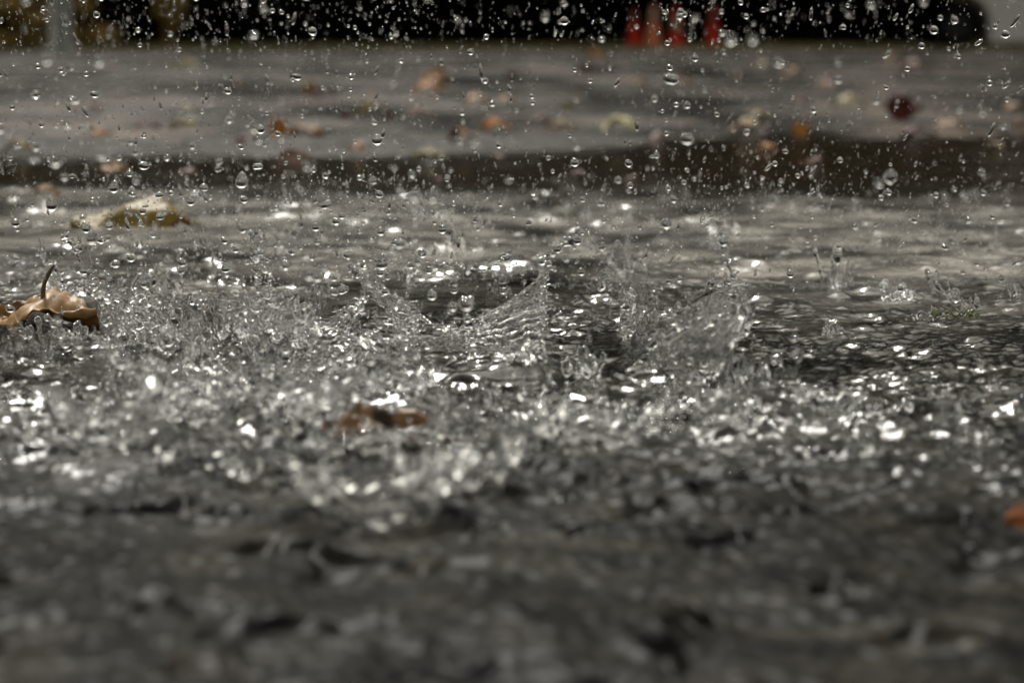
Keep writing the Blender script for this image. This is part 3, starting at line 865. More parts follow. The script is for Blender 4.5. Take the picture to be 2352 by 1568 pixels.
def crown(c, idx_):
    bx, by, rpx, hpx, flare, seed, hs_, njet, label = c
    g = gnd(bx, by)
    s = g.y / FPX
    Rb, Hh = rpx * s, hpx * s
    r_ = random.Random(seed * 7 + 1)
    root = empty("water_splash", (g.x, g.y, 0.001))
    tag(root, label, 'splash')
    vox = max(0.00042, Hh / 90, Rb / 75)
    th0 = vox * 1.7
    def hgt(a):
        ca, sa = math.cos(a), math.sin(a)
        e, n_, w_, so = hs_
        pw = [max(ca, 0) ** 1.7, max(-ca, 0) ** 1.7, max(sa, 0) ** 3, max(-sa, 0) ** 3]
        h = (e * pw[0] + w_ * pw[1] + n_ * pw[2] + so * pw[3]) / sum(pw)
        h *= 1.0 + 0.42 * mnoise.noise(Vector((ca * 2.2, sa * 2.2, seed * 5.1))) + 0.20 * mnoise.noise(Vector((ca * 5, sa * 7, seed * 3.3)))
        h += 0.07 * abs(math.sin(a * 7 + seed)) * h
        return max(0.10, h) * Hh
    def pos(a, q, h):
        # q 0..1 up the wall
        z = h * q
        r = Rb * (1 + flare * (q ** 1.5) * (h / Hh)) * (1.0 - 0.10 * math.sin(q * math.pi))
        r += Rb * 0.10 * mnoise.noise(Vector((math.cos(a) * 3, math.sin(a) * 3, q * 2.5 + seed)))
        r += Rb * 0.035 * mnoise.noise(Vector((math.cos(a) * 5, math.sin(a) * 5, q * 14 + seed)))
        r += Rb * 0.020 * math.sin(q * 34 + 5 * mnoise.noise(Vector((math.cos(a) * 3, math.sin(a) * 3, q * 3))) + a * 3) * (0.4 + q)
        sw = 0.16 * q
        return Vector((math.cos(a + sw) * r, math.sin(a + sw) * r, z - 0.003))
    na, nq = 150, 40
    bm = bmesh.new()
    inn, outr = [], []
    for i in range(na):
        a = 2 * math.pi * i / na
        h = hgt(a)
        ri, ro = [], []
        for j in range(nq):
            q = j / (nq - 1)
            p_ = pos(a, q, h)
            t_ = th0 * (1.9 - 1.1 * min(1, q * 3)) * 0.5 + th0 * 0.55 * math.exp(-((q - 0.97) / 0.05) ** 2)
            n_ = Vector((math.cos(a), math.sin(a), -flare * 0.6)).normalized()
            ri.append(bm.verts.new(p_ - n_ * t_)); ro.append(bm.verts.new(p_ + n_ * t_))
        inn.append(ri); outr.append(ro)
    for i in range(na):
        k = (i + 1) % na
        for j in range(nq - 1):
            bm.faces.new((outr[i][j], outr[k][j], outr[k][j + 1], outr[i][j + 1]))
            bm.faces.new((inn[k][j], inn[i][j], inn[i][j + 1], inn[k][j + 1]))
        bm.faces.new((outr[i][-1], outr[k][-1], inn[k][-1], inn[i][-1]))
        bm.faces.new((inn[i][0], inn[k][0], outr[k][0], outr[i][0]))
    rope = []
    for i in range(na + 1):
        a = 2 * math.pi * (i % na) / na
        rope.append(pos(a, 1.0, hgt(a)))
    for i in range(na):
        p_, q_2 = rope[i], rope[i + 1]
        rr_ = vox * (2.5 + 2.0 * mnoise.noise(Vector((i * 0.21, seed, 0))) )
        nn = max(1, int((q_2 - p_).length / (vox * 1.6)))
        for e in range(nn):
            sph(bm, p_.lerp(q_2, e / nn), max(vox * 1.3, rr_), 1)
    # beads along the rim, lumps on the wall
    for k in range(int(26 + 10 * njet)):
        a = r_.uniform(0, 2 * math.pi); h = hgt(a)
        q = 1.0 if r_.random() < 0.6 else r_.uniform(0.1, 1)
        p_ = pos(a, q, h)
        sph(bm, p_ + Vector((r_.gauss(0, 1), r_.gauss(0, 1), r_.gauss(0, 1))) * vox, vox * r_.uniform(1.4, 4.2) * (1.6 if r_.random() < 0.2 else 1.0), 2)
    # short fingers rising off the rim
    for k in range(8 + njet * 3):
        a = r_.uniform(0, 2 * math.pi); h = hgt(a)
        p_ = pos(a, 0.97, h)
        dr = Vector((math.cos(a) * (0.35 + flare * 0.6), math.sin(a) * (0.35 + flare * 0.6), 1)).normalized()
        dr = (dr + Vector((r_.gauss(0, .3), r_.gauss(0, .3), 0))).normalized()
        L_ = Hh * r_.uniform(0.06, 0.22)
        n_ = 7
        pts, rad = [], []
        for i in range(n_):
            q = i / (n_ - 1)
            pts.append(p_ + dr * L_ * q + Vector((0, 0, -L_ * 0.25 * q * q)))
            rad.append(vox * (2.9 - 1.3 * q + (1.6 if i == n_ - 2 else 0)))
        add_tube(bm, pts, rad, 8)
        sph(bm, pts[-1], vox * r_.uniform(1.2, 2.2), 2)
    o = link("water_sheet", from_bm("water_sheet", bm), M_CHURN, root)
    md = o.modifiers.new("merge", 'REMESH'); md.mode = 'VOXEL'; md.voxel_size = vox; md.adaptivity = 0; md.use_smooth_shade = True
    md = o.modifiers.new("smooth", 'SMOOTH'); md.iterations = 3; md.factor = 0.5
    tx = bpy.data.textures.new("ripple", 'CLOUDS'); tx.noise_scale = 0.006; tx.noise_depth = 1
    md = o.modifiers.new("ripple", 'DISPLACE'); md.texture = tx; md.strength = vox * 1.1; md.mid_level = 0.5; md.texture_coords = 'LOCAL'
    # long beaded jets thrown out of the rim: parts of their own
    for k in range(njet):
        side = r_.choices([0, math.pi / 2, math.pi, -math.pi / 2], weights=[hs_[0] ** 2, hs_[1] ** 2 * 0.5, hs_[2] ** 2, hs_[3] ** 2 * 0.5])[0]
        a = side + r_.gauss(0, 0.45); h = hgt(a)
        p_ = pos(a, 0.9, h)
        out_ = 0.35 + max(0, flare) * 0.9
        v = Vector((math.cos(a) * out_, math.sin(a) * out_, 1)).normalized()
        L_ = Hh * r_.uniform(0.25, 0.65)
        bm = bmesh.new()
        n_ = 26; pts, rad = [], []
        r0 = max(0.00032, Hh * 0.016) * r_.uniform(0.7, 1.3)
        ph = r_.uniform(0, 6)
        side_v = v.cross(Vector((0, 1, 0))).normalized()
        for i in range(n_):
            q = i / (n_ - 1)
            pts.append(p_ + v * L_ * q + Vector((0, 0, -0.30 * L_ * q * q)) + side_v * L_ * 0.05 * math.sin(q * 5 + ph))
            rad.append(r0 * (1.5 - 0.9 * q) * (1 + 0.45 * math.sin(q * 24 + ph) + 0.25 * math.sin(q * 51)))
        add_tube(bm, pts, rad, 10)
        sph(bm, pts[-1], r0 * r_.uniform(1.3, 2.2), 2)
        sph(bm, pts[-4], r0 * r_.uniform(1.0, 1.7), 2)
        o = link("water_jet", from_bm("water_jet", bm), M_WATER, root)
        md = o.modifiers.new("merge", 'REMESH'); md.mode = 'VOXEL'; md.voxel_size = r0 * 0.45; md.use_smooth_shade = True
        md = o.modifiers.new("smooth", 'SMOOTH'); md.iterations = 3
    return root


for i, c in enumerate(CROWNS):
    crown(c, i)

# lumpy strands and webs of water drawn out by the splashes
def strand_mesh(path, rpx, D, seed, origin, lump=1.0):
    r_ = random.Random(seed)
    P = [at(x, y, D + dz) for (x, y, dz) in path]
    s = D / FPX
    r0 = rpx * s
    # resample
    pts = []
    for a, b_ in zip(P[:-1], P[1:]):
        n_ = max(1, int((b_ - a).length / (r0 * 0.8)))
        for i in range(n_): pts.append(a.lerp(b_, i / n_))
    pts.append(P[-1])
    for _ in range(2):
        pts = [pts[0]] + [(pts[i - 1] + pts[i] * 2 + pts[i + 1]) / 4 for i in range(1, len(pts) - 1)] + [pts[-1]]
    bm = bmesh.new()
    n_ = len(pts)
    q = []
    for i, p in enumerate(pts):
        w_ = Vector((mnoise.noise(Vector((i * 0.16, seed, 0))), mnoise.noise(Vector((i * 0.16, seed, 5))), mnoise.noise(Vector((i * 0.16, seed, 9))))) * r0 * 1.3
        q.append(p + w_ - origin)
    rad = [r0 * max(0.22, 0.55 + 0.75 * mnoise.noise(Vector((i * 0.33, seed * 1.7, 2)))) * (0.35 + 0.65 * min(1, (i + 1) / 3, (n_ - i) / 3)) for i in range(n_)]
    add_tube(bm, q, rad, 8)
    for i in range(0, n_):
        if r_.random() < 0.42 * lump:
            off = Vector((r_.gauss(0, 1), r_.gauss(0, 1), r_.gauss(0, 1))) * r0 * 0.7
            sph(bm, q[i] + off, r0 * r_.uniform(0.45, 1.25), 2)
        if r_.random() < 0.16 * lump:     # side finger
            d = Vector((r_.gauss(0, 1), r_.gauss(0, 0.6), r_.uniform(-0.2, 1.4))).normalized()
            L_ = r0 * r_.uniform(1.5, 5)
            f = [q[i] + d * L_ * k / 6 + Vector((0, 0, -L_ * 0.2 * (k / 6) ** 2)) for k in range(7)]
            add_tube(bm, f, [r0 * 0.34 * (1 - 0.08 * k) for k in range(7)], 6)
            sph(bm, f[-1], r0 * r_.uniform(0.4, 0.75), 2)
    return from_bm("strand", bm), r0


def strand(path, rpx, D, seed, parent=None, label=None, lump=1.0):
    path = [(p[0], p[1], p[2] if len(p) > 2 else 0.0) for p in path]
    base = at(path[-1][0], path[-1][1], D) if parent is None else parent.location
    me, r0 = strand_mesh(path, rpx, D, seed, Vector(base), lump)
    o = link("water_jet" if parent is not None else "water_strand", me, M_WATER, parent)
    if parent is None:
        o.location = base
        tag(o, label, 'water strand')
    md = o.modifiers.new("merge", 'REMESH'); md.mode = 'VOXEL'; md.voxel_size = max(0.0002, r0 * 0.27); md.use_smooth_shade = True
    md = o.modifiers.new("smooth", 'SMOOTH'); md.iterations = 3
    return o


def by_label(part):
    return next(o for o in COL.objects if o.name.startswith("water_splash") and part in o['label'])


main = by_label("rippled right wall")
strand([(1332, 532), (1300, 556), (1264, 588), (1252, 622), (1249, 660), (1253, 705, 0.004)], 9, 1.215, 1, main, lump=1.5)
strand([(1253, 700), (1190, 716, -0.004), (1130, 738, -0.01), (1080, 754, -0.014), (1035, 757, -0.014), (990, 742, -0.008), (955, 722)], 5.5, 1.215, 2, main, lump=0.8)
strand([(1250, 622), (1216, 658), (1180, 690), (1120, 722, 0.006), (1060, 745, 0.01)], 3.2, 1.22, 3, main, lump=0.5)
strand([(800, 612), (835, 642), (868, 662), (892, 694), (930, 722), (968, 742)], 8.5, 1.215, 4, main, lump=1.4)
strand([(800, 612), (826, 598), (848, 616), (872, 655), (880, 680)], 3.5, 1.215, 5, main, lump=1.0)
strand([(905, 668), (930, 700), (952, 738), (958, 775), (962, 800)], 4.5, 1.20, 6, main, lump=1.6)
strand([(1246, 700), (1250, 740), (1240, 780), (1228, 815), (1222, 850)], 3.0, 1.20, 7, main, lump=0.8)
strand([(1062, 790), (1100, 782), (1150, 800), (1190, 786), (1236, 796)], 3.0, 1.18, 8, main, lump=1.6)
strand([(1030, 800), (1020, 830), (1045, 850)], 4.0, 1.17, 9, main, lump=2)

# the rippled wall of the main crown: a thin corrugated sheet between a rising rim and a torn lower edge
def sheet(name, top, bot, D, dz, parent, ncor, amp, seed, th=0.0006, nu=150, nv=90):
    def curve(c, u):
        x = u * (len(c) - 1); i = min(int(x), len(c) - 2); f = x - i
        f = f * f * (3 - 2 * f) * 0.5 + f * 0.5
        return c[i][0] * (1 - f) + c[i + 1][0] * f, c[i][1] * (1 - f) + c[i + 1][1] * f
    A, B = [], []
    for i in range(nu):
        u = i / (nu - 1)
        tx_, ty_ = curve(top, u); bx_, by_ = curve(bot, u)
        by_ += 9 * mnoise.noise(Vector((u * 14, seed, 0))) + 5 * mnoise.noise(Vector((u * 40, seed, 0)))
        ty_ += 4 * mnoise.noise(Vector((u * 16, seed, 4)))
        for j in range(nv):
            v = j / (nv - 1)
            dd = D + dz * (math.sin(math.pi * u) + 0.6 * (1 - v))
            dd += amp * math.sin(v * ncor * 6.283 + 3.5 * mnoise.noise(Vector((u * 4, v * 2, seed))) + u * 2.5) * (0.5 + 0.8 * abs(mnoise.noise(Vector((u * 7, v * 4, seed + 3)))) * 2)
            dd += amp * 1.5 * mnoise.noise(Vector((u * 11, v * 9, seed + 8)))
            p = at(tx_ * v + bx_ * (1 - v), ty_ * v + by_ * (1 - v), dd) - parent.location
            t_ = th * (0.6 + 0.9 * math.exp(-(min(v, 1 - v, u, 1 - u) / 0.03) ** 2) + 0.4 * mnoise.noise(Vector((u * 20, v * 14, seed + 5))))
            A.append(p + Vector((0, t_, 0))); B.append(p - Vector((0, t_, 0)))
    n_ = nu * nv
    V = np.array([v[:] for v in A] + [v[:] for v in B])
    idx = np.arange(n_).reshape(nu, nv)
    F1 = np.stack([idx[:-1, :-1], idx[1:, :-1], idx[1:, 1:], idx[:-1, 1:]], -1).reshape(-1, 4)
    F2 = F1[:, ::-1] + n_
    ed = list(idx[:, 0]) + list(idx[-1, 1:]) + list(idx[:-1, -1][::-1]) + list(idx[0, 1:-1][::-1])
    F3 = np.array([[ed[k], ed[(k + 1) % len(ed)], ed[(k + 1) % len(ed)] + n_, ed[k] + n_] for k in range(len(ed))])
    me = mesh_np(name, V, np.concatenate([F1, F2, F3]))
    bm = bmesh.new(); bm.from_mesh(me); bmesh.ops.recalc_face_normals(bm, faces=bm.faces); bm.to_mesh(me); bm.free()
    return link(name, me, M_WATER, parent)


sheet("rippled_sheet", [(1030, 760), (1090, 752), (1140, 735), (1190, 716), (1253, 704)], [(1050, 800), (1090, 812), (1150, 812), (1200, 800), (1246, 780)], 1.212, -0.014, main, 5.5, 0.0011, 2)
sheet("rippled_sheet", [(1110, 722), (1160, 698), (1200, 668), (1235, 640), (1250, 622)], [(1100, 740), (1150, 728), (1195, 714), (1225, 706), (1252, 702)], 1.225, -0.004, main, 1.5, 0.0005, 4)
sheet("rippled_sheet", [(822, 628), (860, 650), (890, 672), (930, 690), (962, 690)], [(836, 650), (872, 700), (905, 745), (935, 765), (968, 760)], 1.215, 0.006, main, 4, 0.0006, 6)
sheet("rippled_sheet", [(905, 745), (960, 770), (1040, 765)], [(905, 860), (960, 880), (1050, 880)], 1.19, -0.010, main, 2, 0.0006, 7)
wall2 = by_label("tall clear water sheet")
strand([(1480, 815), (1512, 800), (1540, 790), (1548, 768)], 4.5, 1.13, 21, wall2, lump=0.5)
strand([(1640, 655), (1672, 655), (1700, 668), (1706, 690)], 5, 1.13, 22, wall2, lump=1.0)
strand([(1706, 690), (1709, 725), (1702, 755), (1688, 778)], 4.5, 1.13, 23, wall2, lump=0.8)
strand([(1655, 540), (1662, 575), (1672, 610), (1690, 640)], 5.5, 1.15, 24, wall2, lump=2)
sheet("rippled_sheet", [(1545, 735), (1590, 690), (1640, 660), (1706, 680)], [(1500, 850), (1570, 860), (1640, 850), (1690, 780)], 1.13, -0.012, wall2, 2.5, 0.0006, 9)
ST = [
    ([(946, 798), (926, 828), (902, 848), (884, 888), (852, 930)], 10, 1.04, 1.2, "blurred white strand slanting up from the muddy foreground leaf"),
    ([(1302, 928), (1286, 975), (1246, 1020), (1205, 1058), (1165, 1095)], 13, 0.97, 1.4, "thick pale strand slanting across the foreground right of the leaf"),
    ([(1238, 770), (1250, 840), (1268, 888), (1292, 932)], 5, 1.02, 0.8, "thin faint strand hanging from the crown's right foot"),
    ([(145, 538), (166, 566), (182, 595), (198, 628), (232, 664), (262, 702), (300, 742), (332, 782)], 6.5, 1.20, 1.6, "long slanting strand of clear lumps above the brown leaf at left"),
    ([(255, 660), (290, 700), (330, 720), (345, 770)], 5, 1.17, 1.6, "short tangled strand beside the long slanting one at left"),
    ([(590, 522), (592, 590), (586, 640), (612, 688), (642, 730), (668, 776)], 6.5, 1.19, 1.8, "upright lumpy strand on the narrow left splash"),
    ([(602, 700), (580, 735), (565, 775)], 5, 1.17, 1.8, "short strand leaning left under the narrow splash"),
    ([(158, 895), (188, 958), (214, 1020), (248, 1062)], 8, 1.02, 1.5, "left limb of the V-shaped foreground splash"),
    ([(335, 955), (306, 1008), (272, 1068)], 7, 1.01, 1.5, "right limb of the V-shaped foreground splash"),
    ([(22, 978), (82, 966), (150, 958)], 9, 1.04, 1.4, "bright glittering ridge of water at the left edge"),
    ([(490, 960), (560, 945), (625, 922), (690, 886), (745, 858), (812, 826)], 8, 1.06, 1.7, "long bright diagonal ridge of broken water left of the crown"),
    ([(1441, 668), (1438, 710), (1442, 748), (1440, 785)], 4.5, 1.20, 1.2, "thin upright thread between crown and water sheet"),
    ([(1900, 962), (1960, 940), (2024, 950)], 11, 0.96, 1.6, "bright upper lump of the white clump at right"),
    ([(1918, 1006), (1984, 990), (2040, 1002)], 10, 0.94, 1.4, "bright lower lump of the white clump at right"),
    ([(1345, 990), (1392, 1030), (1412, 1062)], 11, 0.95, 1.5, "bright broken strand in the foreground right of centre"),
    ([(980, 598), (1030, 608), (1062, 606)], 3.5, 1.36, 0.8, "short pale arc of water far behind the crown, left one"),
    ([(1074, 612), (1104, 622), (1130, 612)], 4.5, 1.36, 0.8, "curved pale arc of water far behind the crown, middle one"),
    ([(1140, 600), (1156, 586), (1170, 572)], 4.5, 1.36, 1.0, "small forked strand far behind the crown's right arm"),
    ([(2152, 618), (2158, 640), (2176, 652), (2196, 684)], 3.5, 1.30, 0.3, "dark curled thread of water standing at right"),
    ([(786, 1150), (822, 1205), (856, 1180)], 16, 0.86, 1.6, "large white blurred lump of water at the front"),
    ([(868, 1245), (930, 1196), (962, 1120), (1000, 1058)], 12, 0.86, 0.7, "big blurred grey limb rising to the right at the front"),
    ([(560, 1150), (585, 1136), (606, 1158)], 12, 0.88, 0.8, "round blurred hump of water at the left front"),
    ([(1570, 995), (1600, 990), (1640, 1004)], 11, 0.95, 1.4, "bright blob pair below the water sheet's stump"),
    ([(1130, 770), (1155, 800), (1170, 850)], 3.0, 1.10, 1.2, "beaded thread in front of the crown's dark hollow"),
    ([(430, 800), (400, 830), (360, 850), (330, 830)], 8, 1.12, 1.8, "frothy curl of water in the middle of the left splashes"),
    ([(700, 700), (730, 740), (775, 755), (820, 790)], 6, 1.16, 1.6, "ragged strand between narrow splash and crown"),
    ([(480, 880), (520, 850), (560, 870), (610, 850)], 8, 1.08, 1.8, "frothy white ridge left of the long bright diagonal"),
    ([(930, 975), (985, 985), (1030, 1030)], 9, 0.98, 1.3, "pale strand lying over the muddy leaf's right end"),
    ([(760, 940), (800, 985), (850, 975)], 9, 0.98, 1.5, "white strand lying over the muddy leaf's left end"),
]
ST += [
    ([(640, 1090), (700, 1050), (760, 1010), (800, 960), (826, 905)], 17, 0.97, 1.0, "thick pale tongue of water leaning right over the muddy leaf's left side"),
    ([(340, 1080), (400, 1040), (470, 1010), (545, 985), (600, 940)], 15, 0.98, 1.2, "broad lumpy tongue rising right across the left foreground"),
    ([(420, 1090), (440, 1050), (480, 1020)], 13, 0.96, 1.4, "short bright lump below the broad left tongue"),
    ([(1010, 1200), (1080, 1150), (1130, 1100), (1160, 1060)], 16, 0.90, 0.7, "wide grey tongue at the front right of the muddy leaf"),
    ([(640, 1060), (690, 1090), (750, 1080), (800, 1100)], 13, 0.94, 1.5, "bright crumpled lump below the thick pale tongue"),
    ([(1480, 1060), (1530, 1085), (1600, 1075)], 12, 0.93, 1.3, "glittering lump in the right of centre foreground"),
    ([(110, 730), (140, 765), (180, 790), (200, 840)], 9, 1.12, 1.6, "bright beaded strand in front of the tan leaf at left"),
    ([(330, 860), (345, 800), (380, 770), (420, 760)], 9, 1.10, 1.6, "white beaded arch of water in the left middle splashes"),
    ([(1150, 905), (1190, 870), (1230, 885), (1260, 860)], 8, 1.06, 1.8, "cluster of bright beads low before the crown's right foot"),
    ([(1420, 905), (1440, 860), (1480, 830)], 7, 1.08, 1.6, "beaded strand rising toward the water sheet's left edge"),
]
for k, (path, rpx, D, lump, lab) in enumerate(ST):
    strand(path, rpx, D, 40 + k, None, lab, lump)

# small low spatters all over the splash zone: a few shared shapes, each spatter its own object
def spatter_mesh(seed):
    r_ = random.Random(seed)
    bm = bmesh.new()
    for k in range(r_.randint(7, 12)):
        a = r_.uniform(0, 6.28); q = r_.random() ** 0.6
        p_ = Vector((math.cos(a) * q, math.sin(a) * q, r_.random() ** 1.6 * 0.9 * (1.2 - q * 0.6)))
        sph(bm, p_, r_.uniform(0.14, 0.40), 2)
    for k in range(r_.randint(3, 5)):
        a = r_.uniform(0, 6.28)
        p0 = Vector((math.cos(a) * r_.uniform(0.1, 0.8), math.sin(a) * r_.uniform(0.1, 0.8), -0.05))
        d = Vector((math.cos(a) * r_.uniform(0.2, 1.1), math.sin(a) * r_.uniform(0.2, 1.1), r_.uniform(0.3, 1.3)))
        n_ = 10
        pts = [p0 + d * (i / 9) + Vector((0, 0, -0.35 * (i / 9) ** 2)) + Vector((r_.gauss(0, .02), r_.gauss(0, .02), 0)) for i in range(n_)]
        add_tube(bm, pts, [r_.uniform(0.075, 0.15) for i in range(n_)], 8)
        sph(bm, pts[-1], r_.uniform(0.08, 0.17), 2)
    # little arched films
    for k in range(2):
        a0 = r_.uniform(0, 6.28)
        rows = []
        for side in (-1, 1):
            for j in range(5):
                row = []
                for i in range(12):
                    a = a0 + i / 11 * r_.uniform(1.5, 1.6)
                    rr_ = 0.5 + 0.14 * k + 0.25 * j / 4 + side * 0.045
                    row.append(bm.verts.new((math.cos(a) * rr_, math.sin(a) * rr_, -0.05 + 0.75 * j / 4 * math.sin(math.pi * (i + 1) / 13))))
                rows.append(row)
        for base in (0, 5):
            for j in range(4):
                for i in range(11):
                    f = (rows[base + j][i], rows[base + j][i + 1], rows[base + j + 1][i + 1], rows[base + j + 1][i])
                    bm.faces.new(f if base else tuple(reversed(f)))
        for i in range(11):
            bm.faces.new((rows[4][i], rows[4][i + 1], rows[9][i + 1], rows[9][i])); bm.faces.new((rows[0][i + 1], rows[0][i], rows[5][i], rows[5][i + 1]))
        for j in range(4):
            bm.faces.new((rows[j][0], rows[j + 1][0], rows[5 + j + 1][0], rows[5 + j][0])); bm.faces.new((rows[j + 1][11], rows[j][11], rows[5 + j][11], rows[5 + j + 1][11]))
    me = from_bm("spatter", bm)
    tmp = bpy.data.objects.new("tmp", me); COL.objects.link(tmp)
    md = tmp.modifiers.new("m", 'REMESH'); md.mode = 'VOXEL'; md.voxel_size = 0.035; md.use_smooth_shade = True
    md = tmp.modifiers.new("s", 'SMOOTH'); md.iterations = 7
    dg = bpy.context.evaluated_depsgraph_get()
    me2 = bpy.data.meshes.new_from_object(tmp.evaluated_get(dg))
    me2.name = "spatter"
    me2.polygons.foreach_set('use_smooth', np.full(len(me2.polygons), True, dtype=bool))
    bpy.data.objects.remove(tmp)
    me2.materials.clear(); me2.materials.append(M_WATER)
    return me2


SP = [spatter_mesh(s) for s in range(9)]
rs = random.Random(21)


MARKS = [(1140, 740, "big crown splash"), (1600, 780, "tall water sheet"), (620, 760, "narrow splash column"), (300, 740, "slanting splash strands"),
         (250, 1010, "V-shaped splash"), (560, 985, "spiky ragged crown"), (870, 1170, "big blurred crown"), (900, 1010, "muddy foreground leaf"),
         (1240, 1010, "slanting splash arm"), (1400, 1010, "sparkling broken splash"), (1960, 950, "white splash clump"), (1480, 890, "dark dish-shaped splash"),
         (2060, 690, "small water cone"), (2185, 735, "green sprig"), (40, 900, "ragged left-edge splash"), (115, 655, "upright leaf stem"), (320, 495, "arched yellow leaf"),
         (643, 297, "upright orange leaf"), (45, 360, "pale yellow leaf"), (335, 297, "flat dark red leaf"), (984, 212, "flat orange leaf"), (856, 265, "yellow-tan leaf"),
         (1047, 308, "maroon leaf"), (1120, 245, "wide tan leaf"), (1340, 222, "rusty brown leaf"), (1420, 300, "cream yellow leaf"), (1240, 295, "dark brown leaf"),
         (2100, 175, "wide orange-brown leaf"), (2075, 247, "round dark red leaf"), (1845, 295, "standing orange-tan leaf"), (1742, 285, "yellowish leaf"), (1820, 180, "tan leaf right of the cones"),
         (140, 60, "grey post"), (30, 50, "yellow shrub"), (1457, 60, "leftmost traffic cone"), (1553, 60, "third traffic cone"), (1638, 60, "rightmost traffic cone"), (2270, 50, "pale car"),
         (680, 370, "pinkish leaf"), (550, 215, "small brown leaf"), (712, 205, "small tan leaf"), (1870, 1080, "dark right foreground splash"), (2300, 1230, "orange leaf tip"),
         (1000, 620, "far crown behind"), (1180, 600, "low far splash"), (1660, 555, "far splash spike"), (430, 60, "black wood's left part"), (900, 60, "black wood's middle"), (1200, 60, "black wood left of the cones"), (1900, 60, "black wood right of the cones"),
         (1320, 420, "dark water right of centre"), (950, 410, "dark water in the middle"), (500, 420, "dark water at left"), (2000, 420, "dark water at right"), (1700, 380, "dark water below the cones"),
         (820, 500, "pale water's left part"), (1250, 490, "pale water's middle"), (1900, 560, "pale water at right")]
ORD = ["nearest", "second nearest", "third nearest", "fourth nearest", "fifth nearest", "sixth nearest", "seventh nearest", "eighth nearest", "ninth nearest", "tenth nearest",
       "eleventh nearest", "twelfth nearest"] + ["%dth nearest" % k for k in range(13, 60)]


def write_labels():
    cells = {}
    for q in LABQ:
        o, word, grp, px, py, sz = q
        d, mx, my, nm = min((math.hypot(px - a, py - b_), a, b_, n) for a, b_, n in MARKS)
        dx, dy = px - mx, py - my
        if abs(dx) > abs(dy): side = "to the right of" if dx > 0 else "to the left of"
        else: side = "below" if dy > 0 else "above"
        cells.setdefault((word, nm, side), []).append((d, q))
    for (word, nm, side), lst in cells.items():
        lst.sort(key=lambda a: a[0])
        for k, (d, q) in enumerate(lst):
            look = {'spatter': "low glassy", 'fallen leaf': "blurred"}.get(word, "clear")
            only = ("the only " if len(lst) == 1 else ORD[k] + " ")
            tag(q[0], "%s%s %s %s the %s" % (only, look, word, side, nm), {'spatter': 'spatter', 'fallen leaf': 'leaf'}.get(word, 'water drop'), q[2])


def put_spatter(px, py, wpx, hpx):
    g = gnd(px, py)
    s = g.y / FPX
    o = link("water_spatter", rs.choice(SP))
    o.location = (g.x, g.y, 0.003)
    o.scale = (wpx * s / 2, wpx * s / 2, hpx * s)
    o.rotation_euler = (0, 0, rs.uniform(0, 6.28))
    LABQ.append((o, 'spatter', "small spatters on the flood", px, py, wpx / 2))


for k in range(190):
    # density: heavy at left and centre, thin at right
    for _ in range(50):
        px = rs.uniform(-60, 2420); py = rs.gauss(930, 170)
        if not 540 < py < 1290: continue
        dens = 1.0 if px < 1350 else 0.75 if px < 1700 else 0.25
        if py > 1110 and not 620 < px < 1250: dens *= 0.15
        if 780 < px < 1330 and 560 < py < 960: dens *= 0.08
        if px < 250 and 690 < py < 800: dens *= 0.15
        if px < 1000 and py > 960: dens *= 0.6
        if rs.random() < dens: break
    sz = rs.lognormvariate(4.0, 0.42)
    put_spatter(px, py, min(sz, 120), min(sz * rs.uniform(0.5, 1.3), 95))

for k in range(140):       # small impacts on the pale water behind
    put_spatter(rs.uniform(300, 2360), rs.uniform(455, 600), rs.uniform(9, 26), rs.uniform(8, 28))

# ------------------------------------------------------------------ drops in the air
def drop_mesh(kind, sub):
    bm = bmesh.new()
    bmesh.ops.create_icosphere(bm, subdivisions=sub, radius=1.0)
    for v in bm.verts:
        n = v.co.normalized()
        if kind == 'wobble':
            v.co = n * (1 + 0.22 * mnoise.noise(n * 1.4 + Vector((3, 1, 2))))
        elif kind == 'pear':
            v.co = Vector((n.x * (1 - 0.28 * n.z), n.y * (1 - 0.28 * n.z), n.z * 1.25))
        elif kind == 'lump':
            v.co = n * (1 + 0.30 * mnoise.noise(n * 2.0 + Vector((7, 1, 5))) + 0.1 * mnoise.noise(n * 4))
        elif kind == 'dumbbell':
            v.co = Vector((n.x * (0.62 + 0.38 * abs(n.z)), n.y * (0.62 + 0.38 * abs(n.z)), n.z * 1.8))
    me = from_bm("drop", bm)
    me.materials.append(M_WATER)
    return me


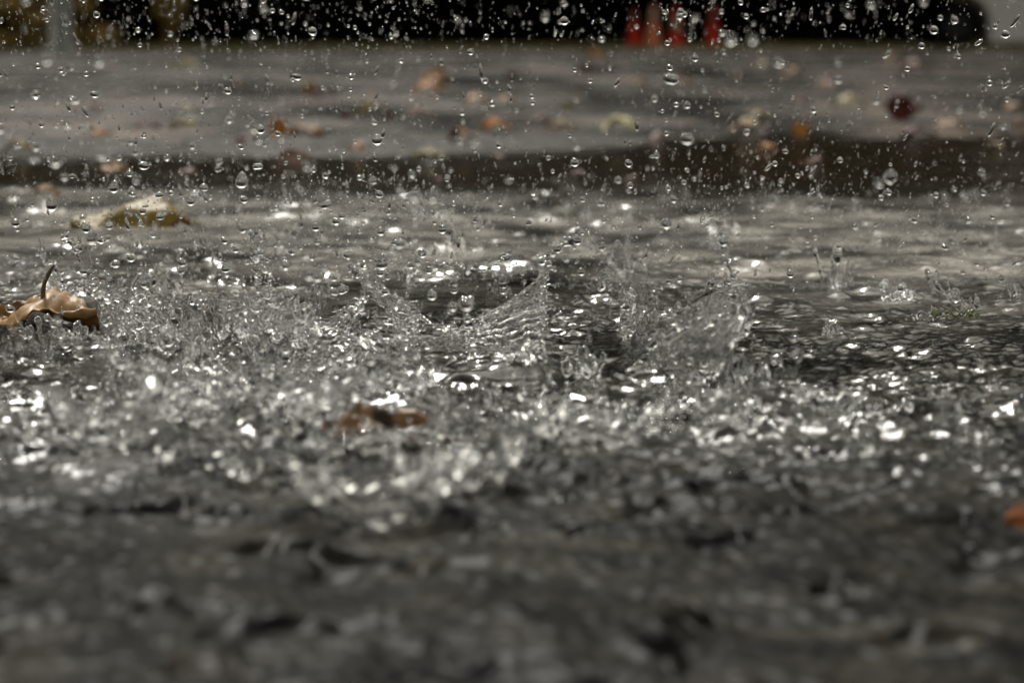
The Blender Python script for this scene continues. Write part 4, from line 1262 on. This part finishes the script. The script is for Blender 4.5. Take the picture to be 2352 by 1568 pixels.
DM = {k: drop_mesh(k, 3) for k in ('round', 'wobble', 'pear', 'lump', 'dumbbell')}
G_DROP = "water drops flying in the air above the flood"
HAND = [  # x, y, radius px, distance m, kind, squash, tilt, label
    (718, 72, 10, 1.27, 'round', 1.0, 0, "round sharp drop against the black wood left of the middle"),
    (866, 321, 13, 1.27, 'round', 1.0, 0, "large sharp round drop above the left half of the road, bright on top and bottom"),
    (1296, 48, 10, 1.22, 'round', 1.0, 0, "drop against the black wood left of the cones"),
    (1541, 181, 18, 1.08, 'wobble', 0.75, 0.1, "flattened bright drop below the second and third cones"),
    (1677, 90, 13, 0.80, 'round', 1.0, 0, "large blurred white drop just right of the fourth cone"),
    (1728, 90, 11, 0.78, 'round', 1.0, 0, "dim blurred drop second to the right of the fourth cone"),
    (1577, 318, 16, 1.02, 'wobble', 0.9, 0, "bright blurred drop below centre right of the road"),
    (1788, 143, 12, 0.86, 'round', 0.85, 0, "whitish blurred drop on the upper road right of the cones"),
    (1924, 182, 11, 0.98, 'wobble', 0.8, 0.4, "pair-like blurred drop on the upper road at right"),
    (2000, 12, 10, 0.92, 'wobble', 0.8, 0, "blurred drop at the top edge near the right"),
    (1320, 373, 10, 1.27, 'round', 1.0, 0, "sharp drop over the dark water right of centre"),
    (1444, 375, 9, 1.27, 'wobble', 1.0, 0.5, "sharp tilted drop over the dark water, right of another sharp drop"),
    (108, 137, 12, 0.80, 'round', 0.85, 0, "blurred white drop beside the grey post at upper left"),
    (228, 140, 12, 0.80, 'round', 0.95, 0, "blurred white drop right of the grey post"),
    (170, 230, 13, 0.98, 'wobble', 0.6, 0.3, "flattened blurred drop below the grey post"),
    (82, 217, 11, 1.10, 'lump', 0.9, 0, "lumpy drop at upper left with a trailing bit"),
    (330, 380, 13, 1.27, 'wobble', 0.8, 0, "oval sharp drop above the yellow leaf at left"),
    (262, 428, 11, 1.20, 'pear', 1.1, 0.2, "stretched drop just above the yellow leaf"),
    (555, 413, 14, 1.15, 'pear', 1.1, 0.1, "ring-like bright drop at the dark water right of the yellow leaf"),
    (592, 382, 10, 1.25, 'dumbbell', 0.7, 1.5, "double drop above the dark water at left"),
    (598, 297, 11, 1.25, 'round', 1.0, 0, "drop left of the upright orange leaf"),
    (118, 467, 13, 1.17, 'pear', 1.1, -0.2, "pear-shaped bright drop left of the yellow leaf"),
    (438, 460, 10, 1.25, 'pear', 1.0, 0.1, "pointed drop at the right end of the yellow leaf"),
    (748, 469, 15, 1.25, 'wobble', 0.62, -0.5, "dark tilted oval drop at the edge of the pale water"),
    (725, 521, 10, 1.27, 'round', 1.0, 0, "round drop below the dark tilted oval drop"),
    (36, 512, 10, 1.22, 'round', 1.0, 0, "drop at the left edge level with the yellow leaf"),
    (127, 368, 15, 0.85, 'round', 0.95, 0, "big pale blurred drop near the left edge of the road"),
    (217, 217, 10, 1.20, 'wobble', 0.8, 0.2, "flat drop on the road right of the lumpy one"),
    (682, 177, 10, 1.25, 'wobble', 0.8, 0.1, "oval drop on the upper road left of centre"),
    (523, 209, 9, 1.25, 'wobble', 0.9, 0, "oval drop on the upper road at left"),
    (2045, 405, 15, 0.98, 'lump', 1.1, 0.1, "big lumpy blurred drop over the dark water at right"),
    (2145, 69, 10, 1.24, 'round', 1.0, 0, "sharp drop against the black wood at right"),
    (2309, 79, 10, 1.27, 'round', 0.95, 0, "sharp drop in front of the pale car"),
    (2100, 505, 9, 1.1, 'wobble', 0.8, 0, "pale drop above the far right of the flood"),
    (1530, 513, 13, 1.12, 'lump', 0.9, 0.3, "lumpy translucent drop above the pale water right of centre"),
    (417, 602, 10, 1.27, 'wobble', 1.1, 0, "drop above the flood right of the leaf stem"),
    (300, 592, 11, 1.20, 'wobble', 0.85, 0, "dark-topped drop above the flood at left"),
    (232, 551, 11, 1.20, 'wobble', 0.8, -0.4, "tilted drop below the yellow leaf"),
    (340, 645, 19, 1.20, 'lump', 1.0, 0.2, "largest lumpy water blob hanging over the left splashes"),
    (586, 566, 18, 1.20, 'dumbbell', 1.0, 0.05, "tall stretched water blob over the narrow left splash"),
    (878, 600, 14, 1.14, 'pear', 1.1, 0.2, "bright stretched blob above the left arm of the crown"),
    (985, 620, 9, 1.27, 'round', 1.0, 0, "clear round drop above the crown splash"),
    (1335, 624, 9, 1.27, 'round', 1.0, 0, "clear round drop right of the crown's tip"),
    (1327, 533, 8, 1.27, 'wobble', 1.0, 0.5, "dark little drop above the crown's tip"),
    (1155, 667, 8, 1.27, 'round', 1.0, 0, "small dark drop inside the crown's opening"),
    (1265, 657, 12, 1.25, 'wobble', 0.55, 0.1, "flat drop just off the crown's right rim"),
    (1018, 827, 11, 1.20, 'round', 1.0, 0, "clear bubble-like drop low in front of the crown"),
    (706, 735, 11, 1.22, 'wobble', 1.2, 0.2, "tall oval drop left of the crown"),
    (502, 925, 13, 1.16, 'pear', 1.2, 0.1, "tall drop left of centre above the ragged foreground splash"),
    (1505, 673, 12, 1.05, 'wobble', 0.6, 0, "very bright flat drop left of the tall water sheet"),
    (1383, 566, 9, 1.15, 'lump', 1.1, 0, "small bright lump between crown tip and water sheet"),
    (1660, 553, 12, 1.12, 'lump', 1.1, 0, "bright lumpy drop over the tall water sheet"),
    (1815, 629, 9, 1.27, 'round', 1.0, 0, "sharp round drop above the calmer flood at right"),
    (2172, 567, 9, 1.12, 'wobble', 0.8, 0, "bright drop above the flood at far right"),
    (1120, 1243, 17, 0.84, 'dumbbell', 0.7, 0.25, "lone bright drop low in the dark foreground"),
    (1295, 1070, 11, 0.98, 'wobble', 1.0, 0, "bright blurred drop in the foreground right of the splash arm"),
    (1500, 890, 8, 1.2, 'wobble', 0.6, 0, "tiny bright drop under the dark dish-shaped splash"),
    (1070, 697, 17, 0.98, 'wobble', 1.0, 0, "soft blurred drop in the middle of the crown's opening"),
    (2163, 822, 8, 1.1, 'wobble', 0.6, 0, "bright flat drop over the calmer flood at far right"),
    (865, 600, 6, 1.2, 'round', 1.0, 0, "small drop touching the bright stretched blob"),
    (150, 545, 10, 1.2, 'lump', 1.3, 0.5, "bright lump at the top of the slanting strand at left"),
    (178, 568, 12, 1.2, 'lump', 1.2, 0.7, "bright jagged lump under another at the top of the left strand"),
]


def put_drop(p, r, kind, sq, tilt, label, turn=None, pxy=None):
    o = bpy.data.objects.new("water_drop", DM[kind])
    COL.objects.link(o)
    o.location = p
    o.scale = (r, r, r * sq)
    o.rotation_euler = (0, tilt, turn if turn is not None else random.uniform(-0.5, 0.5))
    if label: tag(o, label, 'water drop', G_DROP)
    else: LABQ.append((o, 'flying drop', G_DROP, pxy[0], pxy[1], 0))


for (px, py, rp, D, kind, sq, tl, lab) in HAND:
    put_drop(at(px, py, D), rp * D / FPX, kind, sq, tl, lab)

# the rest: thrown up at random, bigger ones as single drops, fine mist as one mass
rs = random.Random(99)


def spray_pos():
    while True:
        u_ = rs.random()
        if u_ < 0.55:
            px, py = rs.uniform(-30, 2380), rs.uniform(-20, 520)
            dens = 0.55 + 0.45 * (px < 1000) + 0.25 * (1500 < px < 1800)
        elif u_ < 0.70:
            px, py = rs.uniform(200, 2380), rs.uniform(400, 660); dens = 1.0
        elif u_ < 0.93:
            px = rs.gauss(620, 480); py = rs.gauss(760, 170)
            dens = 1.0 if 480 < py < 1160 else 0.15
        else:
            px, py = rs.gauss(1560, 260), rs.gauss(860, 190)
            dens = 1.0
        if rs.random() > dens: continue
        D = rs.uniform(0.82, 1.9) if rs.random() < 0.8 else rs.uniform(1.9, 3.2)
        if rs.random() < 0.30: D = rs.gauss(1.25, 0.12)
        if not (-40 < px < 2400 and -30 < py < 1250): continue
        p = at(px, py, D)
        if p.z < 0.006: continue
        return p, px, py, D, (1.45 if 0.55 <= u_ < 0.93 and px < 1100 else 1.0)


cand = []
for k in range(9000):
    p, px, py, D, bigger = spray_pos()
    rp = rs.paretovariate(1.9) * 1.1          # radius in px of the 2352 frame at 1.2 m
    rp = min(rp, 7.5) * bigger
    r = rp * 1.2 / FPX
    cand.append((r / D, r, p, px, py, D))
cand.sort(key=lambda c: -c[0])
NB = 300 - len(HAND)
for (_, r, p, px, py, D) in cand[:NB]:
    kind = rs.choice(['round', 'round', 'wobble', 'wobble', 'pear', 'lump'])
    sq = rs.uniform(0.7, 1.1)
    put_drop(p, r, kind, sq, rs.gauss(0, 0.4), None, pxy=(px, py))

write_labels()

# fine spray: thousands of tiny drops, one mass
bm = bmesh.new(); bmesh.ops.create_icosphere(bm, subdivisions=2, radius=1.0)
bv = np.array([v.co[:] for v in bm.verts]); bf = np.array([[v.index for v in f.verts] for f in bm.faces]); bm.free()
rest = cand[NB:]
n = len(rest)
ctr = np.array([c[2][:] for c in rest]); rad = np.array([c[1] for c in rest])
r_ = np.random.default_rng(3)
el = np.where(r_.random(n) < 0.45, r_.uniform(1.3, 3.0, n), r_.uniform(0.75, 1.1, n))   # stretched by their speed
ang = r_.normal(0, 0.22, n) - 0.20 + 0.85 * np.clip(ctr[:, 0] / (ctr[:, 1] * 0.36) + 0.35, 0, 1)
wd_ = np.where(el > 1.2, 0.72, 1.0)
loc = bv[None] * np.stack([rad * wd_, rad * wd_, rad * el], 1)[:, None, :]
ca, sa = np.cos(ang)[:, None], np.sin(ang)[:, None]
V = np.stack([loc[..., 0] * ca + loc[..., 2] * sa, loc[..., 1], -loc[..., 0] * sa + loc[..., 2] * ca], -1) + ctr[:, None, :]
F = bf[None] + (np.arange(n) * len(bv))[:, None, None]
o = link("spray", mesh_np("spray", V.reshape(-1, 3), F.reshape(-1, 3)), M_WATER)
tag(o, "fine spray of tiny water drops filling the air over the road", 'spray', kind='stuff')
